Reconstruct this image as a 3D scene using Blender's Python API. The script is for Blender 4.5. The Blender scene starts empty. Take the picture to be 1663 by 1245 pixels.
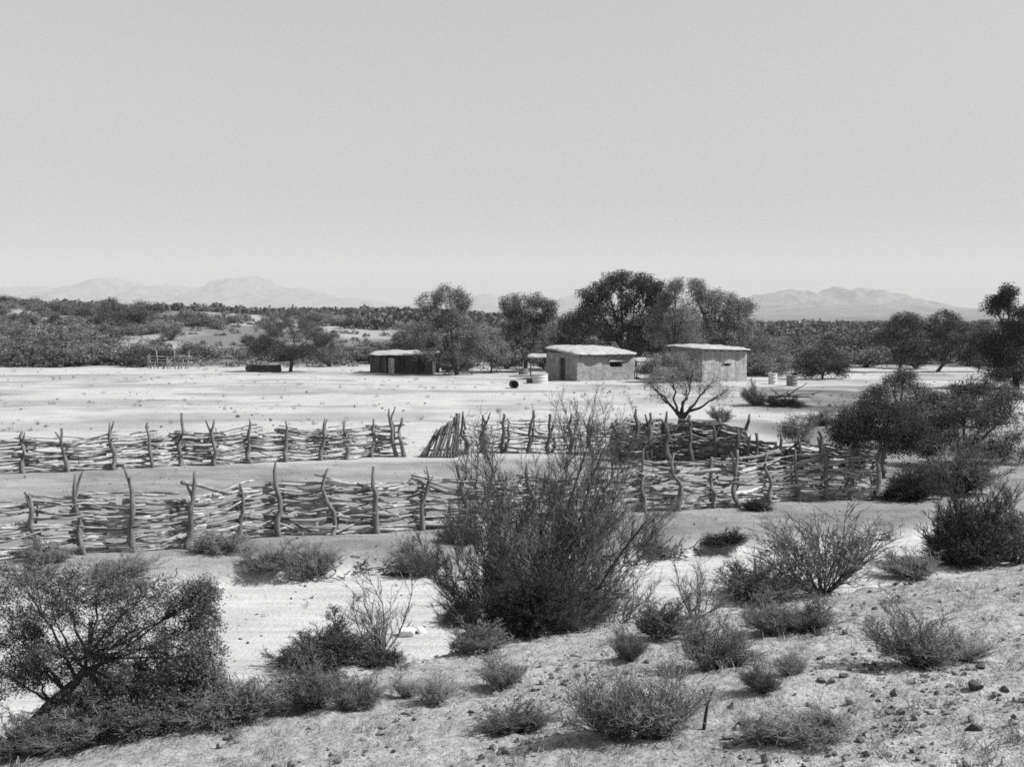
import bpy, math, random
import numpy as np
from mathutils import Vector

# ------------------------------------------------------------------ camera, sky, sun, exposure
SC = bpy.context.scene
COL = SC.collection
FPX, CX, CY, HOR = 2025.0, 831.5, 622.5, 505.0        # focal length and centre in photo pixels, row of the horizon
CAM = np.array([0.0, 0.0, 5.5])
PITCH = math.atan((CY - HOR) / FPX)
cd = bpy.data.cameras.new("camera")
cd.sensor_width = 36.0
cd.lens = 36.0 * FPX / 1663.0
cd.clip_start, cd.clip_end = 0.1, 80000.0
cam = bpy.data.objects.new("camera", cd)
COL.objects.link(cam)
cam.location = CAM
cam.rotation_euler = (math.pi / 2 - PITCH, 0, 0)
SC.camera = cam

SUN_AZ, SUN_EL = math.radians(98), math.radians(47)   # azimuth clockwise from the view direction
SDIR = Vector((math.sin(SUN_AZ) * math.cos(SUN_EL), math.cos(SUN_AZ) * math.cos(SUN_EL), math.sin(SUN_EL)))
sl = bpy.data.lights.new("sun", "SUN")
sl.energy, sl.angle, sl.color = 5.0, math.radians(0.5), (1.0, 0.995, 0.985)
sun = bpy.data.objects.new("sun", sl)
COL.objects.link(sun)
sun.rotation_euler = SDIR.to_track_quat('Z', 'Y').to_euler()

W = bpy.data.worlds.new("World")
SC.world = W
W.use_nodes = True
nt = W.node_tree
nt.nodes.clear()
sky = nt.nodes.new("ShaderNodeTexSky")
sky.sky_type = 'NISHITA'
sky.sun_disc = False
sky.sun_elevation, sky.sun_rotation = SUN_EL, SUN_AZ
sky.altitude, sky.air_density, sky.dust_density, sky.ozone_density = 300, 2.0, 0.6, 1.0
sep = nt.nodes.new("ShaderNodeSeparateColor")
m1 = nt.nodes.new("ShaderNodeMath"); m1.operation = 'MULTIPLY'; m1.inputs[1].default_value = 0.85
m2 = nt.nodes.new("ShaderNodeMath"); m2.operation = 'MULTIPLY_ADD'; m2.inputs[1].default_value = 0.15
bg = nt.nodes.new("ShaderNodeBackground"); bg.inputs[1].default_value = 0.0615
wo = nt.nodes.new("ShaderNodeOutputWorld")
nt.links.new(sky.outputs[0], sep.inputs[0])
nt.links.new(sep.outputs[2], m1.inputs[0])            # black-and-white film: blue and green added to one grey
nt.links.new(sep.outputs[1], m2.inputs[0])
nt.links.new(m1.outputs[0], m2.inputs[2])
nt.links.new(m2.outputs[0], bg.inputs[0])
nt.links.new(bg.outputs[0], wo.inputs[0])
SC.view_settings.view_transform = 'Standard'
SC.view_settings.look = 'None'
SC.view_settings.gamma = 1.0
SC.view_settings.exposure = 0.7
SC.cycles.max_bounces = 6
SC.cycles.diffuse_bounces = 2
SC.cycles.transmission_bounces = 3
SC.cycles.volume_bounces = 1
SC.cycles.use_adaptive_sampling = False
SC.cycles.filter_width = 1.7
SC.cycles.use_denoising = False

RNG = np.random.default_rng(11)
rnd = random.Random(5)

# ------------------------------------------------------------------ noise and terrain
_T = np.random.default_rng(3).random((256, 256))

def vnoise(x, y):
    x = np.asarray(x, float); y = np.asarray(y, float)
    xi = np.floor(x).astype(int); yi = np.floor(y).astype(int)
    fx = x - xi; fy = y - yi
    fx = fx * fx * (3 - 2 * fx); fy = fy * fy * (3 - 2 * fy)
    a = _T[xi & 255, yi & 255]; b = _T[(xi + 1) & 255, yi & 255]
    c = _T[xi & 255, (yi + 1) & 255]; d = _T[(xi + 1) & 255, (yi + 1) & 255]
    return (a * (1 - fx) + b * fx) * (1 - fy) + (c * (1 - fx) + d * fx) * fy

def fbm(x, y, o=4):
    s = 0; a = 0.5
    for i in range(o):
        s = s + a * vnoise(x * 2 ** i + 17 * i, y * 2 ** i + 31 * i); a *= 0.5
    return s / (1 - 0.5 ** o)

def sstep(a, b, x):
    t = np.clip((x - a) / (b - a), 0, 1)
    return t * t * (3 - 2 * t)

CRX = [-30, -20, -6, -2.8, 0.15, 6.8, 12, 20, 40]
CRY = [7.5, 9, 12.3, 13.8, 15.8, 17.6, 19.2, 21, 24]
HU = [-0.7, -0.42, -0.36, -0.30, -0.2, -0.12, -0.05, 0.05, 0.2, 0.7]
HH = [7.8, 7.0, 6.2, 5.4, 4.4, 4.0, 3.4, 0.6, 0.0, 0.0]

def fence_y(x):
    return 28.2 + (x + 9.7) * 0.375

def zt(x, y):
    x = np.asarray(x, float); y = np.asarray(y, float)
    yy = np.maximum(y, 1.0)
    z = 0.10 * (fbm(x * 0.12, y * 0.12) - 0.5) + 0.05 * (fbm(x * 0.9 + 9, y * 0.9) - 0.5)
    # the open field: low long swells and ruts
    f = sstep(52, 60, y) * (1 - sstep(112, 122, y))
    z = z + f * (0.09 * (fbm(x * 0.7, y * 0.5 + 60, 3) - 0.5) + 0.28 * (fbm(x * 0.05 + 5, y * 0.11 + 3) - 0.5) + 0.10 * (fbm(x * 0.25, y * 0.9, 3) - 0.5))
    # hillside and plain behind
    h = np.interp(x / yy, HU, HH)
    z = z + h * sstep(128, 258, y) * (1 + 0.35 * (fbm(x * 0.03 + 2, y * 0.03) - 0.5)) * (1 - 0.8 * sstep(700, 3000, y))
    z = z + sstep(120, 160, y) * (1 - sstep(300, 600, y)) * 0.9 * (fbm(x * 0.05, y * 0.05 + 40) - 0.5)
    z = z - 5.5 * sstep(280, 1000, y) * sstep(-0.12, 0.1, x / yy)
    # sandy wash below the near fence
    bank = fence_y(x) - 3.0 + 1.6 * (fbm(x * 0.25 + 3, 0 * y) - 0.5) + 0.5 * (vnoise(x * 1.7, 0 * y) - 0.5)
    wash = -0.45 * (1 - sstep(-0.3, 0.25, y - bank))
    z = z + wash
    # near slope the camera stands on
    zf = 2.85 + 0.107 * x - 0.10 * y + 0.16 * np.maximum(0, 8 - y)
    zf = np.maximum(zf, 0.3) + 0.30 * (fbm(x * 0.35 + 50, y * 0.35) - 0.5) + 0.10 * (fbm(x * 2.1, y * 2.1 + 8) - 0.5) + 0.07 * (fbm(x * 5, y * 5, 3) - .5)
    yc = np.interp(x, CRX, CRY) + 0.9 * (fbm(x * 0.5 + 70, 0 * y) - 0.5)
    w = 1 - sstep(0, 3.8, y - yc)
    return z * (1 - w) + zf * w

def ray(px, py):
    xr = (px - CX) / FPX; yu = -(py - CY) / FPX
    c, s = math.cos(PITCH), math.sin(PITCH)
    d = np.array([xr, c + yu * s, -s + yu * c])
    return d / d[1]

_YS = 6 * 1.004 ** np.arange(0, 1150)

def G(px, py):
    """ground point seen at a photo pixel"""
    d = ray(px, py)
    P = CAM[None] + d[None] * _YS[:, None]
    below = P[:, 2] < zt(P[:, 0], P[:, 1])
    i = int(np.argmax(below)) if below.any() else len(_YS) - 1
    return P[i]

def D(px, py, dist):
    return CAM + ray(px, py) * dist

# ------------------------------------------------------------------ materials (all grey: the photograph is black and white)
def mat(name, rough=0.9):
    m = bpy.data.materials.new(name); m.use_nodes = True
    n = m.node_tree; b = n.nodes["Principled BSDF"]
    b.inputs["Roughness"].default_value = rough
    b.inputs["Specular IOR Level"].default_value = 0.2
    return m, n, b

def node(n, t, **k):
    x = n.nodes.new(t)
    for a, v in k.items(): setattr(x, a, v)
    return x

def noise(n, vec, scale, detail=4, rough=0.6):
    t = node(n, "ShaderNodeTexNoise"); t.inputs["Scale"].default_value = scale
    t.inputs["Detail"].default_value = detail; t.inputs["Roughness"].default_value = rough
    if vec is not None: n.links.new(vec, t.inputs["Vector"])
    return t.outputs["Fac"]

def maprange(n, v, a, b, c, d):
    t = node(n, "ShaderNodeMapRange")
    for i, q in zip((1, 2, 3, 4), (a, b, c, d)): t.inputs[i].default_value = q
    n.links.new(v, t.inputs[0]); return t.outputs[0]

def math_(n, op, a, b):
    t = node(n, "ShaderNodeMath", operation=op)
    for i, q in enumerate((a, b)):
        if isinstance(q, (int, float)): t.inputs[i].default_value = q
        else: n.links.new(q, t.inputs[i])
    return t.outputs[0]

def bump(n, b, h, strength, dist):
    t = node(n, "ShaderNodeBump"); t.inputs["Strength"].default_value = strength; t.inputs["Distance"].default_value = dist
    n.links.new(h, t.inputs["Height"]); n.links.new(t.outputs[0], b.inputs["Normal"])

def grey_mat(name, lo, hi, scale=6, rough=0.9, bmp=0.0, stretch=(1, 1, 1), island=0.0):
    m, n, b = mat(name, rough)
    tc = node(n, "ShaderNodeTexCoord"); mp = node(n, "ShaderNodeMapping"); mp.inputs["Scale"].default_value = stretch
    n.links.new(tc.outputs["Object"], mp.inputs[0])
    f = noise(n, mp.outputs[0], scale, 6, 0.65)
    v = maprange(n, f, 0.3, 0.7, lo, hi)
    if island:
        g = node(n, "ShaderNodeNewGeometry")
        v = math_(n, 'MULTIPLY', v, maprange(n, g.outputs["Random Per Island"], 0, 1, 1 - island, 1 + island))
        if 'twig' in name: v = math_(n, 'MULTIPLY', v, maprange(n, node(n, "ShaderNodeObjectInfo").outputs["Random"], 0, 1, 0.6, 1.35))
    n.links.new(v, b.inputs["Base Color"])
    if bmp: bump(n, b, f, bmp, 0.03)
    return m

def leaf_mat(name, lo, hi, trans=0.2):
    m = bpy.data.materials.new(name); m.use_nodes = True
    n = m.node_tree; n.nodes.clear()
    g = node(n, "ShaderNodeNewGeometry"); oi = node(n, "ShaderNodeObjectInfo")
    v = maprange(n, g.outputs["Random Per Island"], 0, 1, lo, hi)
    v = math_(n, 'MULTIPLY', v, maprange(n, oi.outputs["Random"], 0, 1, 0.7, 1.3))
    d = node(n, "ShaderNodeBsdfDiffuse"); t = node(n, "ShaderNodeBsdfTranslucent"); mx = node(n, "ShaderNodeMixShader")
    mx.inputs[0].default_value = trans
    n.links.new(v, d.inputs[0]); n.links.new(v, t.inputs[0])
    n.links.new(d.outputs[0], mx.inputs[1]); n.links.new(t.outputs[0], mx.inputs[2])
    o = node(n, "ShaderNodeOutputMaterial"); n.links.new(mx.outputs[0], o.inputs[0])
    return m

def ground_mat():
    m, n, b = mat("soil", 1.0)
    b.inputs["Specular IOR Level"].default_value = 0.0
    at = node(n, "ShaderNodeAttribute", attribute_name="tone")
    gr = node(n, "ShaderNodeAttribute", attribute_name="grit")
    tc = node(n, "ShaderNodeTexCoord"); P = tc.outputs["Object"]
    mp = node(n, "ShaderNodeMapping"); mp.inputs["Scale"].default_value = (0.14, 1.0, 1.0)
    n.links.new(P, mp.inputs[0])
    a = maprange(n, noise(n, P, 0.35, 6), 0.3, 0.7, 0.90, 1.08)
    s = maprange(n, noise(n, mp.outputs[0], 3.0, 10, 0.8), 0.36, 0.60, 0.76, 1.06)       # long streaks of trodden dirt
    f1 = noise(n, P, 9, 5, 0.7)
    f2 = noise(n, P, 34, 3, 0.7)
    g1 = maprange(n, f1, 0.30, 0.55, 0.62, 1.06)
    g2 = maprange(n, f2, 0.34, 0.5, 0.5, 1.06)
    gg = math_(n, 'MULTIPLY', g1, g2)
    inv = math_(n, 'SUBTRACT', 1.0, gr.outputs["Fac"])
    gm = math_(n, 'ADD', math_(n, 'MULTIPLY', gg, gr.outputs["Fac"]), inv)
    v = math_(n, 'MULTIPLY', math_(n, 'MULTIPLY', math_(n, 'MULTIPLY', at.outputs["Fac"], a), s), gm)
    n.links.new(v, b.inputs["Base Color"])
    hh = math_(n, 'ADD', f1, math_(n, 'MULTIPLY', f2, 0.35))
    bump(n, b, hh, 0.7, 0.08)
    return m

M = {
    'soil': ground_mat(),
    'bark': grey_mat("bark", 0.025, 0.07, 14, bmp=0.5, stretch=(1, 1, 0.25)),
    'bark_black': grey_mat("bark_black", 0.012, 0.04, 14, bmp=0.5, stretch=(1, 1, 0.25)),
    'bark_pale': grey_mat("bark_pale", 0.07, 0.16, 14, bmp=0.5, stretch=(1, 1, 0.25)),
    'twig': grey_mat("twig", 0.10, 0.22, 9, island=0.35),
    'twig_big': grey_mat("twig_big", 0.09, 0.25, 9, island=0.5),
    'twig_pale': grey_mat("twig_pale", 0.17, 0.33, 9, island=0.4),
    'twig_dark': grey_mat("twig_dark", 0.03, 0.075, 9, island=0.35),
    'leaf': leaf_mat("leaf", 0.05, 0.18),
    'leaf_pale': leaf_mat("leaf_pale", 0.10, 0.25),
    'leaf_dark': leaf_mat("leaf_dark", 0.025, 0.085),
    'leaf_under': leaf_mat("leaf_under", 0.04, 0.12),
    'leaf_cotton': leaf_mat("leaf_cotton", 0.015, 0.13),
    'leaf_grey': leaf_mat("leaf_grey", 0.09, 0.25),
    'wood': grey_mat("weathered_wood", 0.12, 0.42, 11, bmp=0.5, stretch=(0.3, 1, 1), island=0.65),
    'wood_mid': grey_mat("old_wood", 0.08, 0.36, 11, bmp=0.4, stretch=(0.3, 1, 1), island=0.6),
    'wood_dark': grey_mat("dark_wood", 0.015, 0.22, 11, bmp=0.4, stretch=(0.3, 1, 1), island=0.75),
    'post': grey_mat("post_wood", 0.06, 0.20, 16, bmp=0.7, stretch=(1, 1, 0.18), island=0.3),
    'post_dark': grey_mat("post_wood_dark", 0.03, 0.11, 16, bmp=0.7, stretch=(1, 1, 0.18), island=0.3),
    'plank': grey_mat("plank_dark", 0.02, 0.085, 9, bmp=0.4, stretch=(1, 1, 0.1), island=0.6),
    'mud_roof': grey_mat("mud_roof", 0.20, 0.42, 2.5, bmp=0.5),
    'steel': grey_mat("rusted_steel", 0.10, 0.20, 5, rough=0.6, bmp=0.2),
    'steel_pale': grey_mat("pale_steel", 0.38, 0.52, 4, rough=0.6, bmp=0.2),
    'canvas': grey_mat("canvas", 0.5, 0.65, 4),
    'rock': grey_mat("rock", 0.10, 0.30, 7, bmp=0.8, island=0.35),
    'rock_dark': grey_mat("dark_rock", 0.035, 0.12, 8, bmp=0.8, island=0.35),
    'rubble': grey_mat("rubble", 0.05, 0.22, 8, bmp=0.6, island=0.5),
    'rock_pale': grey_mat("pale_rock", 0.6, 0.8, 3, bmp=0.4),
    'straw': leaf_mat("straw", 0.16, 0.42),
    'mountain': grey_mat("mountain_rock", 0.05, 0.20, 0.009, bmp=0.0),
}

def adobe(name, lo, hi, mortar, bb=-0.5, st=0.0):
    m, n, b = mat(name, 1.0)
    tc = node(n, "ShaderNodeTexCoord"); sx = node(n, "ShaderNodeSeparateXYZ"); cb = node(n, "ShaderNodeCombineXYZ")
    n.links.new(tc.outputs["Object"], sx.inputs[0])
    wob = maprange(n, noise(n, tc.outputs["Object"], 1.4, 3), 0, 1, -0.16, 0.16)
    n.links.new(math_(n, 'ADD', sx.outputs[0], sx.outputs[1]), cb.inputs[0])
    n.links.new(math_(n, 'ADD', sx.outputs[2], wob), cb.inputs[1])
    br = node(n, "ShaderNodeTexBrick"); br.inputs["Scale"].default_value = 1.0
    br.inputs["Brick Width"].default_value = 0.46; br.inputs["Row Height"].default_value = 0.17
    br.inputs["Mortar Size"].default_value = 0.022; br.inputs["Mortar Smooth"].default_value = 0.6
    br.inputs["Color1"].default_value = (lo, lo, lo, 1); br.inputs["Color2"].default_value = (hi, hi, hi, 1)
    br.inputs["Mortar"].default_value = (mortar, mortar, mortar, 1)
    n.links.new(cb.outputs[0], br.inputs["Vector"])
    f = noise(n, tc.outputs["Object"], 2.2, 8, 0.7)
    v = maprange(n, f, 0.3, 0.7, 0.6, 1.25)
    if st:
        sm = node(n, "ShaderNodeMapping"); sm.inputs["Scale"].default_value = (3.5, 3.5, 0.35); n.links.new(tc.outputs["Object"], sm.inputs[0])
        v = math_(n, 'MULTIPLY', v, maprange(n, noise(n, sm.outputs[0], 1.2, 6, 0.7), 0.35, 0.65, 1 - st, 1 + st * 0.6))
    pf = maprange(n, noise(n, tc.outputs["Object"], 0.9, 6, 0.7), 0.42, 0.56, 0.15, 1.0)
    pm = node(n, "ShaderNodeMix", data_type='RGBA'); n.links.new(pf, pm.inputs["Factor"])
    pm.inputs[6].default_value = ((lo + hi) / 2, (lo + hi) / 2, (lo + hi) / 2, 1); n.links.new(br.outputs["Color"], pm.inputs[7])
    mul = node(n, "ShaderNodeMix", data_type='RGBA', blend_type='MULTIPLY'); mul.inputs["Factor"].default_value = 1.0
    n.links.new(pm.outputs[2], mul.inputs[6]); n.links.new(v, mul.inputs[7])
    n.links.new(mul.outputs[2], b.inputs["Base Color"])
    bump(n, b, math_(n, 'ADD', math_(n, 'MULTIPLY', br.outputs["Fac"], bb), f), 1.0, 0.07)
    return m
M['adobe'] = adobe("adobe", 0.26, 0.35, 0.20, -0.5, 0.15)
M['adobe_smooth'] = adobe("adobe_smooth", 0.305, 0.325, 0.30, -0.08, 0.35)

# ------------------------------------------------------------------ mesh helpers
class MB:
    """collects quads/tris with material slots, links them as ONE mesh object"""
    def __init__(s): s.v = []; s.f4 = []; s.f3 = []; s.m4 = []; s.m3 = []; s.n = 0
    def quads(s, V, F, mi=0):
        V = np.asarray(V, float).reshape(-1, 3); F = np.asarray(F, int).reshape(-1, 4)
        s.v.append(V); s.f4.append(F + s.n); s.m4.append(np.full(len(F), mi)); s.n += len(V)
    def tris(s, V, F, mi=0):
        V = np.asarray(V, float).reshape(-1, 3); F = np.asarray(F, int).reshape(-1, 3)
        s.v.append(V); s.f3.append(F + s.n); s.m3.append(np.full(len(F), mi)); s.n += len(V)
    def mesh(s, name, mats, smooth=False):
        V = np.concatenate(s.v)
        F4 = np.concatenate(s.f4) if s.f4 else np.zeros((0, 4), int)
        F3 = np.concatenate(s.f3) if s.f3 else np.zeros((0, 3), int)
        me = bpy.data.meshes.new(name)
        me.vertices.add(len(V)); me.vertices.foreach_set("co", V.ravel().astype(np.float32))
        nl = F4.size + F3.size
        me.loops.add(nl); me.loops.foreach_set("vertex_index", np.concatenate([F4.ravel(), F3.ravel()]).astype(np.int32))
        npoly = len(F4) + len(F3)
        me.polygons.add(npoly)
        st = np.concatenate([np.arange(len(F4)) * 4, F4.size + np.arange(len(F3)) * 3]).astype(np.int32)
        me.polygons.foreach_set("loop_start", st)
        mi = np.concatenate((s.m4 + s.m3) if (s.m4 or s.m3) else [np.zeros(0)]).astype(np.int32)
        me.polygons.foreach_set("material_index", mi)
        me.polygons.foreach_set("use_smooth", np.full(npoly, smooth))
        for m in mats: me.materials.append(m)
        me.update(calc_edges=True)
        return me
    def build(s, name, mats, parent=None, smooth=False, label=None):
        if not isinstance(mats, (list, tuple)): mats = [mats]
        return link(name, s.mesh(name, mats, smooth), parent, label)

def link(name, me, parent=None, label=None):
    o = bpy.data.objects.new(name, me); COL.objects.link(o)
    if parent is not None: o.parent = parent
    if label: o['label'] = label
    return o

def tag(o, label, cat, group=None, kind=None):
    o['label'] = label; o['category'] = cat
    if group: o['group'] = group
    if kind: o['kind'] = kind
    return o

def empty(name, loc, label, cat, group=None, rz=0):
    o = bpy.data.objects.new(name, None); COL.objects.link(o)
    o.empty_display_size = 0.2
    o.location = [float(q) for q in loc]; o.rotation_euler = (0, 0, rz)
    return tag(o, label, cat, group)

def norm(a): return a / np.maximum(np.linalg.norm(a, axis=-1, keepdims=True), 1e-9)

def tubes(mb, pts, rad, S=5, mi=0, cap=True):
    """pts (N,K,3), rad (N,K): N tubes"""
    pts = np.asarray(pts, float); rad = np.asarray(rad, float)
    if pts.ndim == 2: pts = pts[None]; rad = rad[None]
    N, K, _ = pts.shape
    tan = norm(np.gradient(pts, axis=1))
    ref = np.where(np.abs(tan[..., 2:3]) > 0.9, np.array([1., 0, 0]), np.array([0, 0, 1.]))
    u = norm(np.cross(tan, ref)); w = np.cross(tan, u)
    a = np.arange(S) * 2 * math.pi / S
    ring = pts[:, :, None] + rad[:, :, None, None] * (np.cos(a)[None, None, :, None] * u[:, :, None] + np.sin(a)[None, None, :, None] * w[:, :, None])
    idx = np.arange(N * K * S).reshape(N, K, S)
    A = idx[:, :-1]; B = idx[:, 1:]
    F = np.stack([A, np.roll(A, -1, 2), np.roll(B, -1, 2), B], -1)
    mb.quads(ring, F, mi)
    if cap:
        base = mb.n - N * K * S
        for k in (0, K - 1):
            ctr = pts[:, k]; c0 = mb.n; mb.v.append(ctr); mb.n += N
            r = idx[:, k] + base; r2 = np.roll(r, -1, 1)
            cc = np.repeat(np.arange(N)[:, None] + c0, S, 1)
            T = np.stack([cc, r2, r] if k == 0 else [cc, r, r2], -1).reshape(-1, 3)
            mb.f3.append(T); mb.m3.append(np.full(len(T), mi))

def rand_dirs(n): return norm(RNG.normal(size=(n, 3)))

def leaves(mb, c, size, aspect=0.55, mi=0, up=0.25):
    """diamond leaves at points c"""
    n = len(c); u = rand_dirs(n); nn = rand_dirs(n); nn[:, 2] = np.abs(nn[:, 2]) + up
    v = norm(np.cross(nn, u)); s = (size * RNG.uniform(0.6, 1.35, n))[:, None]
    V = np.stack([c - u * s, c + v * s * aspect, c + u * s, c - v * s * aspect], 1)
    mb.quads(V, np.arange(n * 4).reshape(n, 4), mi)

def paths(p0, d, L, K, wig=0.15, lift=0.0):
    """curved paths; p0 (N,3), d (N,3), L (N,) -> (N,K,3)"""
    N = len(p0); out = np.zeros((N, K, 3)); out[:, 0] = p0; cur = norm(d); st = (L / (K - 1))[:, None]
    for k in range(1, K):
        cur = norm(cur + RNG.normal(size=(N, 3)) * wig + np.array([0, 0, lift]))
        out[:, k] = out[:, k - 1] + cur * st
    return out

def along(P, t):
    """points and tangents at parameters t (N,M) on paths P (N,K,3) -> (N*M,3) each"""
    N, K, _ = P.shape; f = t * (K - 1); i = np.minimum(f.astype(int), K - 2); fr = (f - i)[..., None]
    r = np.arange(N)[:, None]
    a, b = P[r, i], P[r, i + 1]
    return (a * (1 - fr) + b * fr).reshape(-1, 3), norm(b - a).reshape(-1, 3)

def side(tan, ang):
    """turn tangents by angles about random axes"""
    ax = norm(np.cross(tan, rand_dirs(len(tan))))
    return tan * np.cos(ang)[:, None] + ax * np.sin(ang)[:, None]

def ellipsoid_reach(d, rx, rz):
    return 1 / np.sqrt((d[:, 0] ** 2 + d[:, 1] ** 2) / rx ** 2 + d[:, 2] ** 2 / rz ** 2)

# ------------------------------------------------------------------ ground
def make_ground():
    th = np.concatenate([np.linspace(-105, -33, 60)[:-1], np.linspace(-33, 33, 640), np.linspace(33, 105, 60)[1:]]) * math.pi / 180
    r = np.unique(np.concatenate([1.5 * (23000 / 1.5) ** (np.arange(700) / 699.0), np.arange(8.5, 20, 0.05), np.arange(20, 36, 0.11)]))
    rr, tt = np.meshgrid(r, th, indexing='ij')
    x = rr * np.sin(tt); y = rr * np.cos(tt)
    z = zt(x, y)
    n0, n1 = x.shape
    idx = np.arange(n0 * n1).reshape(n0, n1)
    F = np.stack([idx[:-1, :-1], idx[:-1, 1:], idx[1:, 1:], idx[1:, :-1]], -1).reshape(-1, 4)[:, ::-1]
    mb = MB(); mb.quads(np.stack([x, y, z], -1), F)
    me = mb.mesh("ground", [M['soil']], smooth=True)
    # soil kinds: pale sand, trodden grey corral dirt, stony slope
    yc = np.interp(x, CRX, CRY)
    slope = 1 - sstep(0.5, 3.0, y - yc)
    bk = fence_y(x) - 3.0 + 1.6 * (fbm(x * 0.25 + 3, 0 * y) - 0.5) + 0.5 * (vnoise(x * 1.7, 0 * y) - 0.5)
    near = sstep(-0.2, 0.15, y - bk)
    far_f = 42.8 + np.clip(x + 17, 0, 40) * 0.21
    corral = near * (1 - sstep(-0.6, 0.6, y - far_f + 0.8 * (fbm(x, y) - .5)))
    sand = 0.42
    tone = np.full(x.shape, sand)
    tone = tone * (1 - corral * (0.37 + 0.5 * (fbm(x * 0.5 + 21, y * 0.8 + 3) - 0.5) + 0.25 * (fbm(x * 2.2, y * 2.2 + 30) - 0.5)))
    strip = near * (1 - sstep(-0.8, 0.5, y - fence_y(x)))
    tone = tone * (1 - 0.10 * strip * (0.6 + 0.8 * fbm(x * 0.7, y * 0.7 + 5)))
    tone = tone * (1 - slope) + slope * (0.33 + 0.10 * (fbm(x * 0.5, y * 0.5) - 0.5))
    for k, (a0, b0, wd) in enumerate(((63, .05, .5), (71, -.03, .7), (79, .06, .6), (84, .02, 1.0), (92, -.05, .8), (99, .04, 1.1), (106, .01, 1.2), (58, .0, .4))):
        yl = a0 + b0 * x + 5 * (fbm(x * 0.05 + 9 * k, 0 * x, 3) - .5)
        rut = np.exp(-((y - yl) / wd) ** 2) * sstep(0.42, 0.6, fbm(x * 0.2 + 13 * k, y * 0.05))
        tone = tone * (1 - 0.42 * rut)
    rough = sstep(0.46, 0.62, fbm(x * 0.11 + 31, y * 0.2 + 12)) * sstep(54, 62, y) * (1 - sstep(105, 125, y))
    tone = tone * (1 - 0.25 * rough)
    rgt = sstep(0.17, 0.22, x / np.maximum(y, 1)) * sstep(36, 44, y) * (1 - sstep(86, 95, y))
    tone = tone * (1 - rgt * 0.55 * sstep(0.35, 0.6, fbm(x * 0.2, y * 0.2 + 77)))
    hill = sstep(118, 130, y)
    tone = tone * (1 - hill * (0.25 + 0.35 * sstep(0.4, 0.6, fbm(x * 0.04 + 8, y * 0.04))))
    tone = tone * (1 - 0.25 * sstep(280, 900, y))
    grit = 0.25 + 0.75 * slope + 0.25 * corral + 0.3 * strip + 0.25 * hill
    wsh = (1 - sstep(-0.3, 0.1, y - bk)) * (1 - slope)
    grit = np.clip(grit - 0.2 * wsh, 0, 1)
    tone = tone * (1 + 0.06 * wsh)
    for nm, arr in (("tone", tone), ("grit", grit)):
        at = me.attributes.new(nm, 'FLOAT', 'POINT'); at.data.foreach_set("value", arr.ravel().astype(np.float32))
    o = link("ground", me); o['kind'] = "structure"

make_ground()

# ------------------------------------------------------------------ mountains, real distance and size, faded by the air
def mountain(name, dist, ctrl, depth, rough, seed):
    """ctrl: (px,py) of the skyline"""
    px = np.array([c[0] for c in ctrl], float); py = np.array([c[1] for c in ctrl], float)
    nx, ny = 420, 60
    X = np.linspace(px[0], px[-1], nx)
    sky_z = 5.5 + (HOR - np.interp(X, px, py)) / FPX * dist
    wx = (X - CX) / FPX * dist
    v = np.linspace(-1, 1, ny)
    xx, vv = np.meshgrid(wx, v, indexing='ij')
    yy = dist + vv * depth
    cross = np.where(vv < 0, (1 + vv) ** 0.9, 1 - 0.9 * vv)
    r = 1 - np.abs(2 * fbm(xx / (depth * 0.17) + seed, yy / (depth * 0.4) + seed, 5) - 1)
    crest = np.exp(-(vv / 0.25) ** 2)
    prof = sky_z[:, None] + dist / FPX * (10 * (fbm(xx / (depth * 0.10) + seed, 0 * yy, 5) - 0.5) + 4.0 * (vnoise(xx / (depth * 0.02), 0 * yy) - .5)) * np.clip(sky_z[:, None] / 150, 0, 1)
    z = prof * np.clip(cross * (1 + rough * (r - 0.75) * (1 - crest)), 0, 1.05) - 6
    idx = np.arange(nx * ny).reshape(nx, ny)
    F = np.stack([idx[:-1, :-1], idx[1:, :-1], idx[1:, 1:], idx[:-1, 1:]], -1)
    mb = MB(); mb.quads(np.stack([xx, yy, z], -1), F)
    o = mb.build(name, M['mountain'], smooth=True); o['kind'] = "structure"

mountain("mountain_range", 13500, [(-260, 505), (-100, 480), (0, 470), (75, 464), (115, 472), (150, 462), (190, 450), (225, 464), (250, 468), (270, 460),
          (300, 464), (318, 472), (345, 464), (375, 452), (400, 446), (425, 449), (450, 462), (475, 472), (490, 468), (520, 474),
          (545, 482), (575, 482), (610, 488), (650, 494), (700, 490), (760, 482), (800, 478), (850, 488), (890, 486), (925, 476),
          (945, 473), (975, 485), (1040, 500)], 2600, 1.4, 3)
mountain("mountain_peaks", 9800, [(1040, 506), (1120, 498), (1180, 492), (1215, 482), (1250, 474), (1282, 467), (1310, 476), (1328, 480), (1345, 471),
          (1360, 466), (1372, 472), (1388, 466), (1420, 471), (1450, 480), (1475, 493), (1560, 499), (1700, 502), (1900, 506)], 1800, 1.5, 9)
mountain("foothills", 6200, [(1010, 506), (1180, 499), (1250, 493), (1300, 499), (1400, 492), (1470, 496), (1520, 497), (1570, 500), (1640, 496), (1750, 498), (1950, 505)],
         1500, 1.0, 21)

# ------------------------------------------------------------------ crooked wood: posts, sticks, fences
def crooked(p0, p1, r0, r1, K=7, bend=0.05):
    t = np.linspace(0, 1, K)[:, None]
    off = RNG.normal(size=(K, 3)) * bend; off[0] = 0; off[-1] *= 0.4
    off = (off + np.roll(off, 1, 0)) / 2
    P = p0[None] * (1 - t) + p1[None] * t + off * np.sin(np.pi * np.clip(t, 0.03, 1) ** 0.8) ** 0.5
    R = (r0 * (1 - t[:, 0]) + r1 * t[:, 0]) * RNG.uniform(0.88, 1.14, K)
    return P, R

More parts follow.
